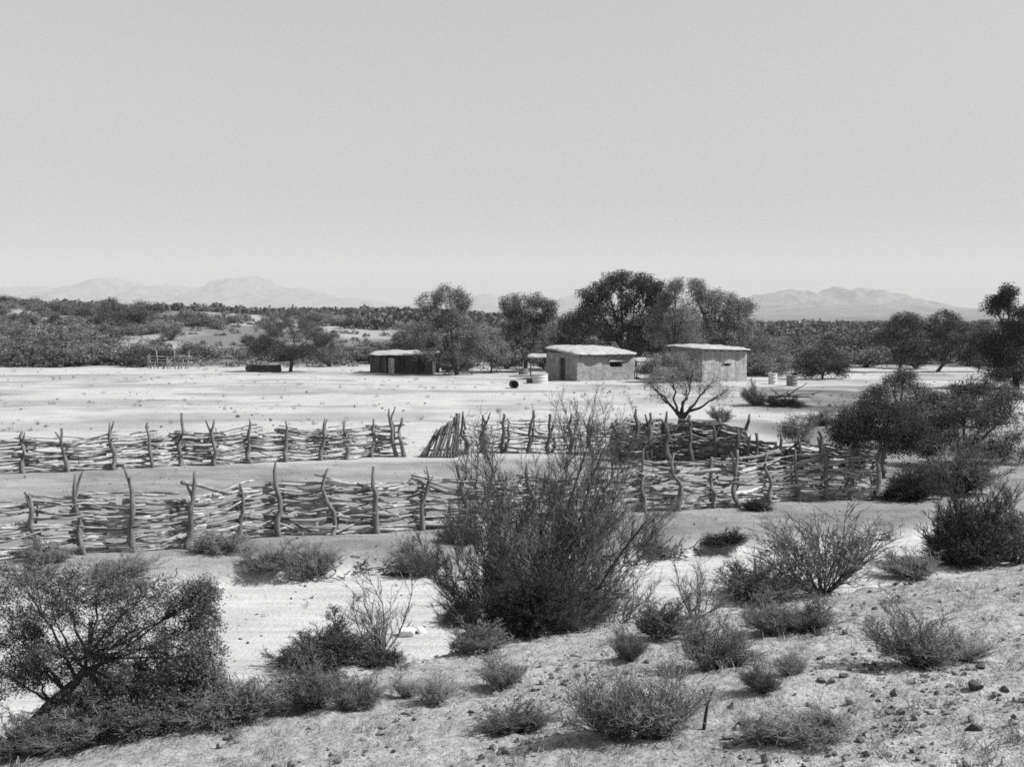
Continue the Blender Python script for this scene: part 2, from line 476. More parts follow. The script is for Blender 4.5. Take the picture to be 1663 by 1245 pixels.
def post_mesh(h, lean, r, fork):
    """post from the origin, top leaning by lean (x offset)"""
    mb = MB(); p1 = np.array([lean, 0.0, h])
    R0 = RNG.uniform(.55, 1.0)
    P, R = crooked(np.array([0, 0, -0.15]), p1, r * 1.15, r * 0.72, 8, 0.10)
    tubes(mb, P, R * np.array([1.05, 1, 1, .95, .9, .85, .75, .42 + .4 * (R0 > .8)]), 7)
    if fork:
        q = P[5]; tip = q + np.array([RNG.choice([-1, 1]) * RNG.uniform(.09, .2), RNG.uniform(-.05, .05), h * RNG.uniform(0.2, 0.33)])
        P2, R2 = crooked(q, tip, r * 0.6, r * 0.3, 5, 0.015); tubes(mb, P2, R2, 6)
    if RNG.random() < 0.5:
        q = P[4]; tip = q + np.array([RNG.choice([-1, 1]) * 0.14, -0.06, 0.12]); P2, R2 = crooked(q, tip, r * .45, r * .25, 4, 0.01); tubes(mb, P2, R2, 5)
    return mb

def bay_mesh(a, b, ha, hb, n, rr, sag=0.05, jitter=1.0, skip=0.0):
    """woven sticks between two post feet a, b (world), relative to a"""
    mb = MB(); v = b - a; L = np.linalg.norm(v[:2]); ux = v / max(L, 1e-6); nrm = np.array([-ux[1], ux[0], 0.0])
    for i in range(n):
        if RNG.random() < skip: continue
        f = (i + 0.5 + RNG.normal() * 0.30 * jitter) / n
        za, zb = f * ha, (f + RNG.normal() * 0.05 * jitter) * hb
        s0, s1 = -RNG.uniform(0.1, 0.45), L + RNG.uniform(0.1, 0.45)
        if RNG.random() < 0.25: s1 = L * RNG.uniform(0.55, 0.9)
        elif RNG.random() < 0.2: s0 = L * RNG.uniform(0.1, 0.45)
        K = 9; t = np.linspace(s0, s1, K); u = t / max(L, 1e-6)
        w = RNG.normal(size=K) * 0.012 * jitter; w = (w + np.roll(w, 1)) / 1.6 + RNG.normal() * 0.016 * np.sin(np.linspace(0, 3.14, K) * RNG.uniform(.6, 1.6))
        z = za * (1 - u) + zb * u + (v[2]) * u - sag * np.sin(np.pi * np.clip(u, 0, 1)) + w + RNG.normal() * 0.02
        z = np.maximum(z, 0.03 + v[2] * u)
        sd = RNG.choice([-1, 1]) * 0.07 + RNG.normal() * 0.06
        off = sd * np.cos(np.pi * u) * 0.9 + RNG.normal(size=K) * 0.012
        P = ux[None] * t[:, None] * np.array([1, 1, 0]) + nrm[None] * off[:, None]; P[:, 2] = z
        r = rr[0] + (rr[1] - rr[0]) * RNG.random() ** 1.5; R = r * np.linspace(1.15, RNG.uniform(0.35, 0.8), K) * RNG.uniform(0.8, 1.2, K)
        if RNG.random() < 0.12: P[:, 2] += np.linspace(-1, 1, K) * RNG.uniform(-0.28, 0.28)
        if RNG.random() < 0.5: R = R[::-1]
        tubes(mb, P, R, 6)
    return mb

def fence(name, label, posts, nst, rr, wh, wood, postm, pr=0.075, jitter=1.0, group=None, skip=0.0):
    """posts: (px_base, py_base, px_top, py_top); wh: woven height in metres (list or number)"""
    pts = []
    for (bx, by, tx, ty) in posts:
        p = G(bx, by); p[2] = zt(p[0], p[1]); top = D(tx, ty, p[1])
        pts.append((p, max(top[2] - p[2], 0.6), top[0] - p[0]))
    root = empty(name, pts[0][0], label, "fence", group)
    o = pts[0][0]
    for i, (p, h, lean) in enumerate(pts):
        q = post_mesh(h, lean, pr * RNG.uniform(0.85, 1.2), RNG.random() < 0.45).build("post", postm, root, True)
        q.location = p - o
        if RNG.random() < 0.45:                        # many posts stand in pairs that clasp the sticks
            q2 = post_mesh(h * RNG.uniform(0.7, 0.95), lean * 0.7 + RNG.normal() * 0.04, pr * 0.75, False).build("post", postm, root, True)
            q2.location = p - o + np.array([RNG.normal() * 0.05, 0.38, 0])
    for i in range(len(pts) - 1):
        a, b = pts[i][0], pts[i + 1][0]
        w0, w1 = (wh[i], wh[i + 1]) if isinstance(wh, (list, tuple)) else (wh, wh)
        a2 = a + np.array([0, 0.19, 0]); b2 = b + np.array([0, 0.19, 0])
        q = bay_mesh(a2, b2, w0 * RNG.uniform(.94, 1.06), w1 * RNG.uniform(.94, 1.06), nst(i) if callable(nst) else nst, rr(i) if callable(rr) else rr, jitter=jitter, skip=skip).build("woven_panel", wood, root, True)
        q.location = a2 - o
    return root

fence("stick_fence", "long woven stick fence nearest the camera, running behind the big centre bush",
      [(-45, 917, -50, 800), (55, 907, 48, 800), (140, 900, 122, 770), (218, 897, 214, 772), (303, 892, 316, 765), (394, 877, 390, 785), (453, 872, 448, 748),
       (538, 870, 533, 760), (612, 867, 607, 757), (684, 862, 692, 757), (765, 858, 742, 755), (815, 854, 797, 752), (864, 850, 856, 752),
       (915, 846, 900, 760), (975, 838, 988, 765), (1042, 832, 1045, 728), (1100, 830, 1094, 738), (1158, 826, 1156, 742), (1198, 824, 1197, 730),
       (1250, 817, 1247, 733), (1293, 814, 1292, 730), (1340, 812, 1338, 722), (1383, 812, 1385, 715), (1412, 814, 1432, 724)],
      lambda i: 25 if i < 15 else 18, lambda i: (0.017, 0.056) if i < 15 else (0.022, 0.066), [1.36] * 10 + [1.25, 1.2, 1.2, 1.2, 1.3] + [1.38] * 9, M['wood'], M['post'], 0.066, 1.05)
fence("stick_fence", "woven stick fence behind the near one, from the left edge to the open gateway",
      [(-60, 773, -62, 705), (38, 769, 36, 700), (110, 767, 100, 695), (184, 764, 178, 686), (247, 760, 240, 685), (291, 757, 295, 670), (347, 757, 348, 680),
       (408, 753, 405, 680), (465, 750, 464, 683), (522, 748, 528, 678), (563, 747, 560, 682), (605, 743, 607, 680), (643, 742, 632, 663)],
      25, (0.015, 0.050), [1.22] * 13, M['wood_mid'], M['post'], 0.072, 1.0)
fence("stick_fence", "thin woven stick fence between the leaning gate and the dark inner pen",
      [(757, 738, 752, 668), (785, 736, 783, 673), (819, 736, 819, 672), (858, 737, 866, 666), (891, 737, 893, 672), (926, 738, 928, 672),
       (962, 739, 958, 674), (1003, 743, 994, 697)],
      14, (0.012, 0.034), 1.2, M['wood_mid'], M['post_dark'], 0.08, 1.1)
fence("stick_fence", "dense dark stick fence at the back of the inner pen under the forked bare trunk",
      [(1003, 737, 1001, 682), (1033, 733, 1033, 663), (1057, 732, 1056, 670), (1085, 730, 1083, 668), (1121, 730, 1120, 674), (1168, 732, 1168, 678), (1209, 742, 1217, 672)],
      34, (0.018, 0.065), 1.06, M['wood_dark'], M['post_dark'], 0.10, 1.05)
fence("stick_fence", "dense dark stick fence closing the front of the inner pen, behind the near fence",
      [(1003, 748, 998, 690), (1056, 757, 1056, 690), (1086, 758, 1084, 692), (1121, 758, 1121, 692), (1158, 758, 1158, 690), (1196, 760, 1198, 694)],
      34, (0.018, 0.070), 1.06, M['wood_dark'], M['post_dark'], 0.10, 1.1)
fence("stick_fence", "low dark stick fence with stub posts from the inner pen to the mesquite thicket",
      [(1212, 762, 1220, 705), (1231, 763, 1230, 703), (1267, 764, 1267, 703), (1300, 766, 1297, 712), (1345, 768, 1330, 700), (1392, 770, 1391, 715), (1428, 776, 1430, 735)],
      14, (0.030, 0.060), 1.0, M['wood_dark'], M['post_dark'], 0.09, 1.4)

# gateway post and the leaning pole gate
p = G(656, 742); h = D(652, 678, p[1])[2] - p[2]
tag(post_mesh(h, -0.05, 0.085, False).build("gate_post", M['post'], None, True), "straight single post standing free at the left side of the open gateway", "post").location = p
g = G(738, 744)
gate = empty("pole_gate", g, "gate of upright grey poles leaning to the right beside the open gateway", "gate")
for i in range(11):
    f = i / 10
    b0 = D(681 + 55 * f, 746 - 2 * f, g[1]) - g; t0 = D(710 + 34 * f, 700 - 26 * f + RNG.normal() * 1.5, g[1]) - g
    b0[1] += RNG.normal() * 0.04 - 0.02; t0[1] += 0.25 + RNG.normal() * 0.04
    b0[2] = 0.0
    mb = MB(); P, R = crooked(b0, t0, 0.055, 0.038, 6, 0.03); tubes(mb, P, R, 6); mb.build("pole", M['post'], gate, True)
for hh in (0.35, 1.0):
    mb = MB(); a = D(690 + hh * 12, 746, g[1]) - g; b = D(742, 746, g[1]) - g
    a[2] = hh * 0.8; b[2] = hh; a[1] = b[1] = 0.14
    P, R = crooked(a, b, 0.04, 0.03, 5, 0.01); tubes(mb, P, R, 6); mb.build("rail", M['post_dark'], gate, True)
mb = MB(); P, R = crooked(D(739, 746, g[1] + .25) - g, D(744, 671, g[1] + .35) - g, 0.13, 0.09, 6, 0.02); tubes(mb, P, R, 7); mb.build("hinge_post", M['post_dark'], gate, True)

# ------------------------------------------------------------------ plants
def stem_bush(N, spread, wid=0.5, hgt=1.0, nt=6, n3=4, nl=3, leaf=0.016, rstem=0.010, asp=0.55, lift=0.05, wig=0.10, tmin=0.25, base=0.05,
              long_twig=(0.12, 0.26), low=0.5, rtw=0.0032):
    """unit bush: radius wid, height hgt. returns (stems MB, foliage MB)"""
    st = MB(); fo = MB()
    phi = RNG.uniform(0, 2 * math.pi, N); ca = RNG.uniform(0, 1, N) ** low
    th = ca * spread
    d = np.stack([np.sin(th) * np.cos(phi), np.sin(th) * np.sin(phi), np.cos(th)], -1)
    L = ellipsoid_reach(d, wid, hgt) * RNG.uniform(0.45, 1.12, N) * (1 + 0.22 * np.cos(phi + RNG.uniform(0, 6.28)))
    p0 = np.stack([np.cos(phi), np.sin(phi), 0 * phi], -1) * (RNG.random(N) * base)[:, None]; p0[:, 2] = -0.02
    P = paths(p0, d, L, 7, wig, lift)
    r0 = rstem * RNG.uniform(0.6, 1.3, N)
    tubes(st, P, r0[:, None] * np.linspace(1, 0.25, 7)[None], 4, 0, False)
    a, ta = along(P, RNG.uniform(tmin, 1.0, (N, nt)))
    dd = side(ta, RNG.uniform(0.2, 0.9, len(ta)))
    P2 = paths(a, dd, RNG.uniform(*long_twig, len(a)), 4, 0.13, 0.10)
    tubes(fo, P2, np.full(len(P2), rtw * 1.3)[:, None] * np.linspace(1, 0.5, 4)[None], 3, 1, False)
    b, tb = along(P2, RNG.uniform(0.2, 1.0, (len(P2), n3)))
    d3 = side(tb, RNG.uniform(0.2, 1.0, len(tb)))
    P3 = paths(b, d3, RNG.uniform(0.05, 0.13, len(b)), 3, 0.12, 0.08)
    tubes(fo, P3, np.full(len(P3), rtw)[:, None] * np.linspace(1, 0.5, 3)[None], 3, 1, False)
    if nl:
        c, _ = along(P3, RNG.uniform(0.2, 1.05, (len(P3), nl)).clip(0, 1))
        leaves(fo, c + RNG.normal(size=c.shape) * leaf * 0.6, leaf, asp, 0)
    return st, fo

def mk(sf, name, leafm, twigm, stemm):
    st, fo = sf
    return st.mesh(name + "_stems", [stemm]), fo.mesh(name + "_foliage", [leafm, twigm])

BUSH = {
    'creosote': [mk(stem_bush(48, 1.0, nt=13, n3=6, nl=4, leaf=0.0085), "creosote", M['leaf_grey'], M['twig'], M['twig_dark']) for _ in range(3)],
    'pale': [mk(stem_bush(58, 0.98, nt=12, n3=6, nl=3, leaf=0.0080, rtw=0.0026), "pale_bush", M['leaf_pale'], M['twig_pale'], M['twig']) for _ in range(3)],
    'dense': [mk(stem_bush(85, 1.35, nt=13, n3=7, nl=4, leaf=0.0095, low=0.6), "dense_bush", M['leaf_under'], M['twig_dark'], M['twig_dark']) for _ in range(2)],
    'leafy': [mk(stem_bush(46, 1.1, nt=14, n3=7, nl=4, leaf=0.0105, rstem=0.010), "leafy_bush", M['leaf'], M['twig'], M['twig_dark']) for _ in range(3)],
    'bare': [mk(stem_bush(11, 0.8, wid=0.55, nt=11, n3=6, nl=1, leaf=0.008, rstem=0.012, wig=0.16, tmin=0.2, base=0.06, long_twig=(0.15, 0.36), rtw=0.0034),
                "bare_shrub", M['leaf_pale'], M['twig'], M['twig_dark']) for _ in range(2)],
    'fan': [mk(stem_bush(24, 0.85, wid=0.62, nt=12, n3=7, nl=1, leaf=0.008, rstem=0.010, wig=0.08, tmin=0.2, base=0.07, long_twig=(0.2, 0.42), rtw=0.0030),
               "fan_shrub", M['leaf'], M['twig'], M['bark']) for _ in range(1)],
}
_bi = [0]

def bush(kind, px, py, wpx, hpx, label, name="shrub", cat="shrub", dist=None, group=None, dy=0.0):
    """bush with its foot at photo pixel (px,py)"""
    p = G(px, py) if dist is None else D(px, py, dist)
    if dist is not None: p[2] = zt(p[0], p[1])
    p[1] += dy
    var = BUSH[kind]; sm, fm = var[_bi[0] % len(var)]; _bi[0] += 1
    s = p[1] / FPX
    o = empty(name, p, label, cat, group, RNG.uniform(0, 6.28))
    o.rotation_euler[0] = RNG.normal() * 0.10; o.rotation_euler[1] = RNG.normal() * 0.10
    o.scale = (wpx * s * RNG.uniform(.9, 1.1), wpx * s * RNG.uniform(.85, 1.1), hpx * s * RNG.uniform(.92, 1.1))
    link("stems", sm, o); link("foliage", fm, o)
    return o

# near bushes, each placed by its foot
B = bush
B('leafy', 250, 1180, 200, 84, "grey wiry bush at the bottom edge just right of the leaning foreground trunk")
B('creosote', 375, 1168, 170, 92, "grey wiry bush at the bottom, between the leafy foreground tree and the pale sand")
B('creosote', 130, 1205, 170, 70, "low grey bush in the bottom left corner under the leaning foreground trunk")
B('creosote', 505, 1150, 130, 88, "grey many-stemmed bush in front of the rounded dark bush, its left half")
B('creosote', 580, 1152, 110, 80, "grey many-stemmed bush with open dark stem bases, right in front of the rounded dark bush")
B('dense', 535, 1080, 160, 88, "rounded dense dark bush on the edge of the pale sand")
B('bare', 618, 1072, 150, 150, "bare twiggy shrub with tall thin stems over the two white stones", "bare_shrub")
B('dense', 622, 1080, 74, 34, "low dark tangle at the foot of the bare twiggy shrub")
B('dense', 756, 1010, 84, 50, "small dark bush left of the big centre bush, behind the white stones")
B('leafy', 770, 1056, 105, 50, "low grey leafy bush on the crest at the left foot of the big centre bush")
B('creosote', 818, 1115, 100, 62, "small grey bush alone on the stony slope below the big centre bush")
B('pale', 658, 1132, 62, 46, "tiny pale bush left of a like one on the lower slope")
B('pale', 708, 1140, 84, 55, "pale thin bush with a dark shadow on the lower slope")
B('leafy', 832, 1188, 130, 55, "grey bush cut by the bottom edge, left of the big pale bush")
B('leafy', 190, 1158, 190, 105, "dark leafy undergrowth filling the space under the crown of the leaning foreground tree")
B('creosote', 320, 1138, 120, 100, "wispy grey bush under the right tip of the foreground tree's crown")
B('leafy', 40, 1222, 150, 70, "low dark bush at the left edge in front of the leaning trunk's foot")
B('pale', 985, 1192, 150, 120, "big pale wiry bush at the bottom centre, its left half")
B('pale', 1065, 1196, 170, 140, "big pale wiry bush at the bottom centre, beside the dead forked stick")
B('creosote', 1024, 1074, 60, 68, "small narrow bush with a black foot and a long thin shadow on the slope")
B('creosote', 1150, 1088, 140, 98, "rounded grey bush with a black foot, middle of the stony slope")
B('creosote', 1072, 1036, 130, 74, "grey leafy bush at the right foot of the big centre bush")
B('bare', 1128, 1002, 105, 105, "pale bare shrub with forked antler-like twigs above the crest", "bare_shrub")
B('leafy', 1226, 976, 140, 78, "dark leafy bush on the crest between two bare shrubs")
B('creosote', 1250, 1028, 110, 62, "left one of a low grey pair on the right slope below the crest")
B('creosote', 1310, 1024, 110, 58, "right one of a low grey pair on the right slope below the crest")
B('fan', 1335, 962, 225, 150, "open fan-shaped bare shrub with dark slanting stems on the crest at right", "bare_shrub")
B('creosote', 1488, 1082, 160, 98, "round grey bush among scattered stones near the right edge")
B('pale', 1566, 1072, 100, 62, "thin pale bush at the right edge beside the round grey bush")
B('creosote', 1482, 938, 95, 60, "grey bush on the crest between the fan-shaped shrub and the dark bush at right")
B('dense', 1560, 915, 140, 135, "big dark bush on the crest against the right edge")
B('leafy', 1650, 912, 150, 120, "dark leafy bush on the crest outside the dark bush at right")
B('creosote', 1238, 1126, 74, 60, "small grey bush with a black foot below the log-like shadow")
B('pale', 1286, 1096, 72, 48, "small pale bush above the long dark shadow on the right slope")
B('pale', 1335, 1200, 140, 60, "pale bush at the bottom edge right of centre")
B('pale', 1250, 1204, 110, 52, "small pale bush at the bottom edge beside dark stones")
B('dense', 1480, 812, 100, 62, "dark bush on the sand right of the leaning fence end post")
B('leafy', 1555, 800, 130, 95, "grey leafy bush in front of the mesquite thicket at the right edge")
B('creosote', 437, 926, 84, 50, "grey bush on the wash bank under the fence, left of two")
B('creosote', 512, 933, 94, 58, "grey bush on the wash bank under the fence, right of two, with a dark undercut")
B('creosote', 680, 936, 100, 68, "grey wispy bush on the wash bank left of the big centre bush")
B('dense', 752, 880, 70, 36, "dark low bush at the near fence just left of the big centre bush")
B('creosote', 350, 897, 100, 38, "low grey weed clump at the foot of the near fence")
B('creosote', 80, 912, 90, 40, "low weed clump at the near fence by the left edge")
B('dense', 1226, 828, 50, 20, "low dark weed clump under the near fence right of centre")
B('pale', 200, 935, 110, 50, "pale weed clump on the bank behind the foreground tree")
B('leafy', 1060, 895, 70, 30, "small low bush on the sand right of the big centre bush")
B('dense', 1176, 884, 70, 26, "small dark weed clump alone on the pale sand above the antler-like shrub")
B('leafy', 1228, 658, 44, 36, "dark bush on the far bank below the pale steel drum")
B('dense', 1272, 660, 70, 20, "low dark brush around the fallen limb")
B('creosote', 1170, 684, 40, 34, "grey bush just behind the inner pen, right of the forked tree")
B('leafy', 1420, 662, 50, 24, "low bush on the bank left of the round mesquite")
B('creosote', 1330, 690, 60, 26, "low grey scrub on the bank above the side fence")

# the big centre bush: crooked trunks, limbs and a cloud of fine twigs, fixed shape
def big_bush():
    d0 = 18.6; base = D(848, 1050, d0); base[2] = zt(base[0], base[1]); s = d0 / FPX
    root = empty("big_bush", base, "big wispy many-stemmed bush in the centre, taller than the fence behind it", "bush")
    st = MB(); fo = MB()
    tips = [(965, 690, .2), (985, 720, -.3), (930, 715, .5), (905, 760, -.4), (870, 770, .3), (1020, 770, .1), (1010, 740, .6), (800, 800, -.5), (765, 770, .2), (745, 840, .4),
            (735, 900, -.4), (715, 960, .2), (1045, 850, -.5), (1040, 905, .3), (1060, 870, .5), (1010, 960, -.6), (840, 830, .8), (780, 860, -.8), (960, 850, -.7), (900, 850, .9), (1000, 830, .9),
            (860, 890, -.9), (760, 1000, .1), (940, 940, -.9), (1030, 1000, .2), (820, 930, -.6), (700, 920, .3), (955, 760, .9), (800, 760, .8)]
    A = []; 
    for (tx, ty, dy) in tips:
        t = D(tx, ty, d0 + dy) - base
        b = np.array([RNG.normal() * 0.16, RNG.normal() * 0.14, -0.05])
        K = 9; u = np.linspace(0, 1, K)[:, None]
        mid = b + (t - b) * 0.5 + np.array([np.sign(t[0]) * 0.10 * abs(t[0]), 0, 0.12 * np.linalg.norm(t)]) * RNG.uniform(-0.6, 0.4)
        P = b * (1 - u) ** 2 + 2 * mid * u * (1 - u) + t * u ** 2 + RNG.normal(size=(K, 3)) * 0.035 * np.sin(u * np.pi)
        A.append(P)
    P = np.stack(A)
    L = np.linalg.norm(P[:, -1] - P[:, 0], axis=1)
    r0 = RNG.uniform(0.010, 0.022, len(P)); r0[[0, 1, 12, 13]] = (0.042, 0.034, 0.045, 0.03)
    tubes(st, P, r0[:, None] * np.linspace(1, 0.22, 9)[None], 6, 0, False)
    nb = 30
    a, ta = along(P, RNG.uniform(0.16, 1.0, (len(P), nb)))
    d2 = side(ta, RNG.uniform(0.3, 0.85, len(ta)))
    P2 = paths(a, d2, RNG.uniform(0.35, 0.85, len(a)) * np.repeat(np.clip(L / 2.2, 0.5, 1.1), nb), 6, 0.13, 0.07)
    tubes(st, P2, RNG.uniform(0.004, 0.008, len(P2))[:, None] * np.linspace(1, 0.3, 6)[None], 4, 0, False)
    b, tb = along(P2, RNG.uniform(0.12, 1.0, (len(P2), 11)))
    d3 = side(tb, RNG.uniform(0.25, 0.8, len(tb)))
    P3 = paths(b, d3, RNG.uniform(0.12, 0.36, len(b)), 5, 0.12, 0.09)
    tubes(fo, P3, RNG.uniform(0.0024, 0.0042, len(P3))[:, None] * np.linspace(1, 0.4, 5)[None], 3, 1, False)
    c, tc = along(P3, RNG.uniform(0.1, 1.0, (len(P3), 5)))
    d4 = side(tc, RNG.uniform(0.25, 0.8, len(tc)))
    P4 = paths(c, d4, RNG.uniform(0.06, 0.16, len(c)), 3, 0.1, 0.08)
    tubes(fo, P4, np.full((len(P4), 3), 0.0026) * np.linspace(1, 0.5, 3)[None], 3, 1, False)
    e, _ = along(P4, RNG.uniform(0.3, 1.0, (len(P4), 1)))
    keep = RNG.random(len(e)) < 0.8
    leaves(fo, e[keep], 0.0115, 0.5, 0)
    st.build("stems", M['bark'], root); fo.build("foliage", [M['leaf_pale'], M['twig_big']], root)
    # dense dark undergrowth at its foot is part of the same plant
big_bush()
B('dense', 812, 1046, 105, 95, "dense dark undergrowth packed at the left foot of the big centre bush", dy=0.5)
B('dense', 870, 1046, 130, 110, "dense dark undergrowth packed under the middle of the big centre bush", dy=0.9)
B('leafy', 960, 1022, 140, 90, "grey undergrowth at the right foot of the big centre bush", dy=0.6)

# trees given by lobes of their crown in photo pixels
def tree(name, label, cat, base, lobes, leafm, barkm, leaf, per_lobe, clump, trunk_r, trunk=None, twigm=None, dist=None, fork=0.35, group=None, sub=16, spread=0.45, twig_r=0.11, limb_r=0.55, tip_r=0.55, crook=0.045):
    """base (px,py); lobes (px,py,rx,ry[,dy]); leaf size in metres"""
    p = G(*base) if dist is None else D(base[0], base[1], dist)
    p[2] = zt(p[0], p[1]); d = p[1]; s = d / FPX
    if d > 80: leaf *= 0.72; per_lobe = int(per_lobe * 2.5); sub = int(sub * 1.4); clump *= 0.9
    root = empty(name, p, label, cat, group)
    tr = MB(); cr = MB()
    lob = []
    for l in lobes:
        dy = l[4] if len(l) > 4 else RNG.uniform(-1, 1) * spread * l[2] * s * 1.5
        lob.append((D(l[0], l[1], d + dy) - p, l[2] * s, l[3] * s))
    cx = np.mean([q[0] for q in lob], 0)
    if trunk is None:
        top = cx * np.array([0.5, 0.3, fork]); tpts = np.stack([np.array([0, 0, -0.1]), top * 0.5 + RNG.normal(size=3) * trunk_r * 0.4, top])
    else:
        tpts = np.stack([D(a, b, d) - p for a, b in trunk]); tpts[0, 2] -= 0.15
    t = np.linspace(0, 1, 10); ti = np.linspace(0, 1, len(tpts))
    T = np.stack([np.interp(t, ti, tpts[:, k]) for k in range(3)], -1)
    T[1:-1] = (T[:-2] + T[1:-1] + T[2:]) / 3
    tubes(tr, T, trunk_r * np.linspace(1.15, tip_r, 10), 8, 0)
    ends = []
    for (c, rx, rz) in lob:
        k = RNG.integers(5, 10)
        if d < 20: k = 3 + int(np.argmin(np.linalg.norm(T[3:8] - c, axis=1))) if c[2] < T[8, 2] + 0.1 else min(k, 8)     # low boughs leave the trunk low
        q = T[k]; u = np.linspace(0, 1, 8)[:, None]
        mid = q * 0.55 + c * 0.45 + np.array([0, 0, -0.1 * rz]) + RNG.normal(size=3) * 0.12 * rx
        P = q * (1 - u) ** 2 + 2 * mid * u * (1 - u) + c * u ** 2 + RNG.normal(size=(8, 3)) * crook * rx * np.sin(u * np.pi)
        tubes(tr, P, trunk_r * limb_r * np.linspace(1, 0.22, 8), 6, 0, False)
        n = sub
        dirs = rand_dirs(n); dirs[:, 2] += 0.15; dirs = norm(dirs)
        rad = RNG.uniform(0.3, 1.3 if d > 80 or d < 20 else 1.05, n) ** 0.6
        q2 = c + dirs * rad[:, None] * np.array([rx, rx * 0.9, rz])
        u = np.linspace(0, 1, 5)[None, :, None]
        st = P[RNG.integers(5, 8, n)]
        P2 = st[:, None] * (1 - u) + q2[:, None] * u + RNG.normal(size=(n, 5, 3)) * 0.05 * rx * np.sin(u * np.pi)
        tubes(tr, P2, trunk_r * twig_r * np.linspace(1, 0.35, 5)[None].repeat(n, 0), 4, 0, False)
        m = per_lobe // n
        cl = np.repeat(q2, m, 0) + np.clip(RNG.normal(size=(n * m, 3)), -1.5, 1.5) * clump * np.array([1, 1, 0.8])
        leaves(cr, cl, leaf, 0.6, 0)
        if twigm is not None:
            k2 = n * m // 4
            a = q2[RNG.integers(0, n, k2)]; b = cl[RNG.integers(0, len(cl), 1)][0] * 0
            dd = rand_dirs(k2); dd[:, 2] += 0.2
            P3 = paths(a, norm(dd), RNG.uniform(0.7, 2.0, k2) * clump, 4, 0.2, 0.02)
            tubes(cr, P3, np.full((k2, 4), leaf * 0.14), 3, 1, False)
    tr.build("trunk", barkm, root, True)
    cr.build("crown", [leafm] + ([twigm] if twigm else []), root)
    return root

# leaning leafy tree at bottom left
tree("leafy_tree", "leafy dark tree leaning in from the bottom left corner on a thick black trunk", "tree", (30, 1200),
     [(95, 950, 60, 28), (165, 945, 60, 26), (85, 1000, 55, 28), (235, 968, 55, 30), (300, 985, 45, 30), (330, 1015, 32, 26), (150, 1000, 60, 30), (225, 1020, 55, 30), (285, 1050, 45, 28),
      (85, 1062, 40, 20), (160, 1050, 40, 20), (230, 1080, 55, 28), (300, 1090, 45, 24), (180, 1125, 55, 26), (40, 950, 50, 35), (20, 1020, 45, 40), (250, 1130, 50, 24), (120, 1150, 40, 20), (60, 1090, 40, 24), (210, 1150, 60, 24), (300, 1125, 50, 30), (325, 960, 30, 18), (40, 1045, 40, 26), (20, 1100, 36, 30), (335, 1062, 34, 34), (265, 1165, 60, 24), (150, 1085, 60, 20), (345, 1115, 36, 24), (215, 1110, 60, 24), (130, 1175, 60, 20)],
     M['leaf'], M['bark'], 0.012, 2000, 0.06, 0.075, trunk=[(8, 1222), (55, 1168), (100, 1128), (134, 1100), (148, 1062), (146, 1010)], twigm=M['twig_dark'], dist=13.0, sub=34, twig_r=0.05, spread=0.6, limb_r=0.26, tip_r=0.22)

# middle-distance trees
tree("mesquite", "round-crowned mesquite with a short forked trunk standing alone at the left edge of the field", "tree", (472, 603),
     [(440, 550, 26, 20), (472, 533, 34, 18), (510, 540, 30, 20), (530, 560, 20, 20), (455, 572, 28, 14), (500, 575, 32, 13), (425, 565, 16, 15)],
     M['leaf'], M['bark'], 0.05, 1900, 0.36, 0.16, trunk=[(471, 604), (474, 588), (478, 572)], twigm=M['twig'], sub=18)
tree("cottonwood", "pale leafy tree with a forked trunk beside the wooden shack", "tree", (742, 609),
     [(698, 492, 20, 18), (730, 482, 20, 15), (750, 490, 10, 14), (712, 515, 32, 18), (745, 518, 25, 18), (690, 548, 26, 18), (728, 550, 36, 22), (768, 545, 22, 22), (700, 572, 26, 12), (775, 570, 24, 15), (740, 578, 24, 12)],
     M['leaf_pale'], M['bark'], 0.08, 900, 0.34, 0.2, trunk=[(743, 610), (740, 595), (728, 580)], twigm=M['twig'], sub=15)
tree("leafy_tree", "dark-bottomed leafy tree with a ragged top between the shack and the adobe house", "tree", (852, 600),
     [(828, 498, 18, 16), (860, 494, 20, 15), (890, 503, 10, 16), (845, 520, 32, 18), (875, 525, 24, 18), (838, 550, 26, 20), (870, 555, 28, 22), (850, 580, 28, 14)],
     M['leaf_grey'], M['bark'], 0.09, 900, 0.36, 0.2, dist=112, twigm=M['twig'], sub=14)
tree("big_cottonwood", "tallest dark broad tree rising behind the adobe house with the pale roof", "tree", (1005, 598),
     [(962, 488, 20, 18), (985, 468, 20, 16), (1008, 458, 20, 15), (1040, 462, 20, 16), (1062, 468, 14, 14), (960, 510, 20, 14), (995, 495, 34, 22), (1040, 495, 32, 22), (1068, 495, 14, 20), (1000, 530, 36, 22), (1045, 530, 34, 22), (1010, 560, 42, 20), (1050, 560, 30, 18)],
     M['leaf_cotton'], M['bark'], 0.10, 1500, 0.36, 0.3, dist=116, sub=15)
tree("dark_tree", "lower dark tree tucked at the left side of the tallest tree", "tree", (938, 598),
     [(930, 522, 18, 16), (950, 530, 22, 20), (925, 548, 22, 20), (955, 560, 28, 20), (930, 575, 24, 14)],
     M['leaf_dark'], M['bark'], 0.085, 900, 0.34, 0.2, dist=114, sub=14)
tree("tall_tree", "tall grey ragged tree rising right behind the second adobe house", "tree", (1160, 600),
     [(1132, 472, 12, 14), (1160, 486, 16, 14), (1192, 500, 18, 18), (1212, 500, 14, 14), (1140, 500, 26, 18), (1170, 512, 30, 20), (1202, 522, 20, 20), (1150, 535, 34, 20), (1190, 548, 30, 18), (1140, 560, 30, 16)],
     M['leaf_grey'], M['bark'], 0.085, 950, 0.38, 0.25, dist=114, twigm=M['twig'], sub=14)
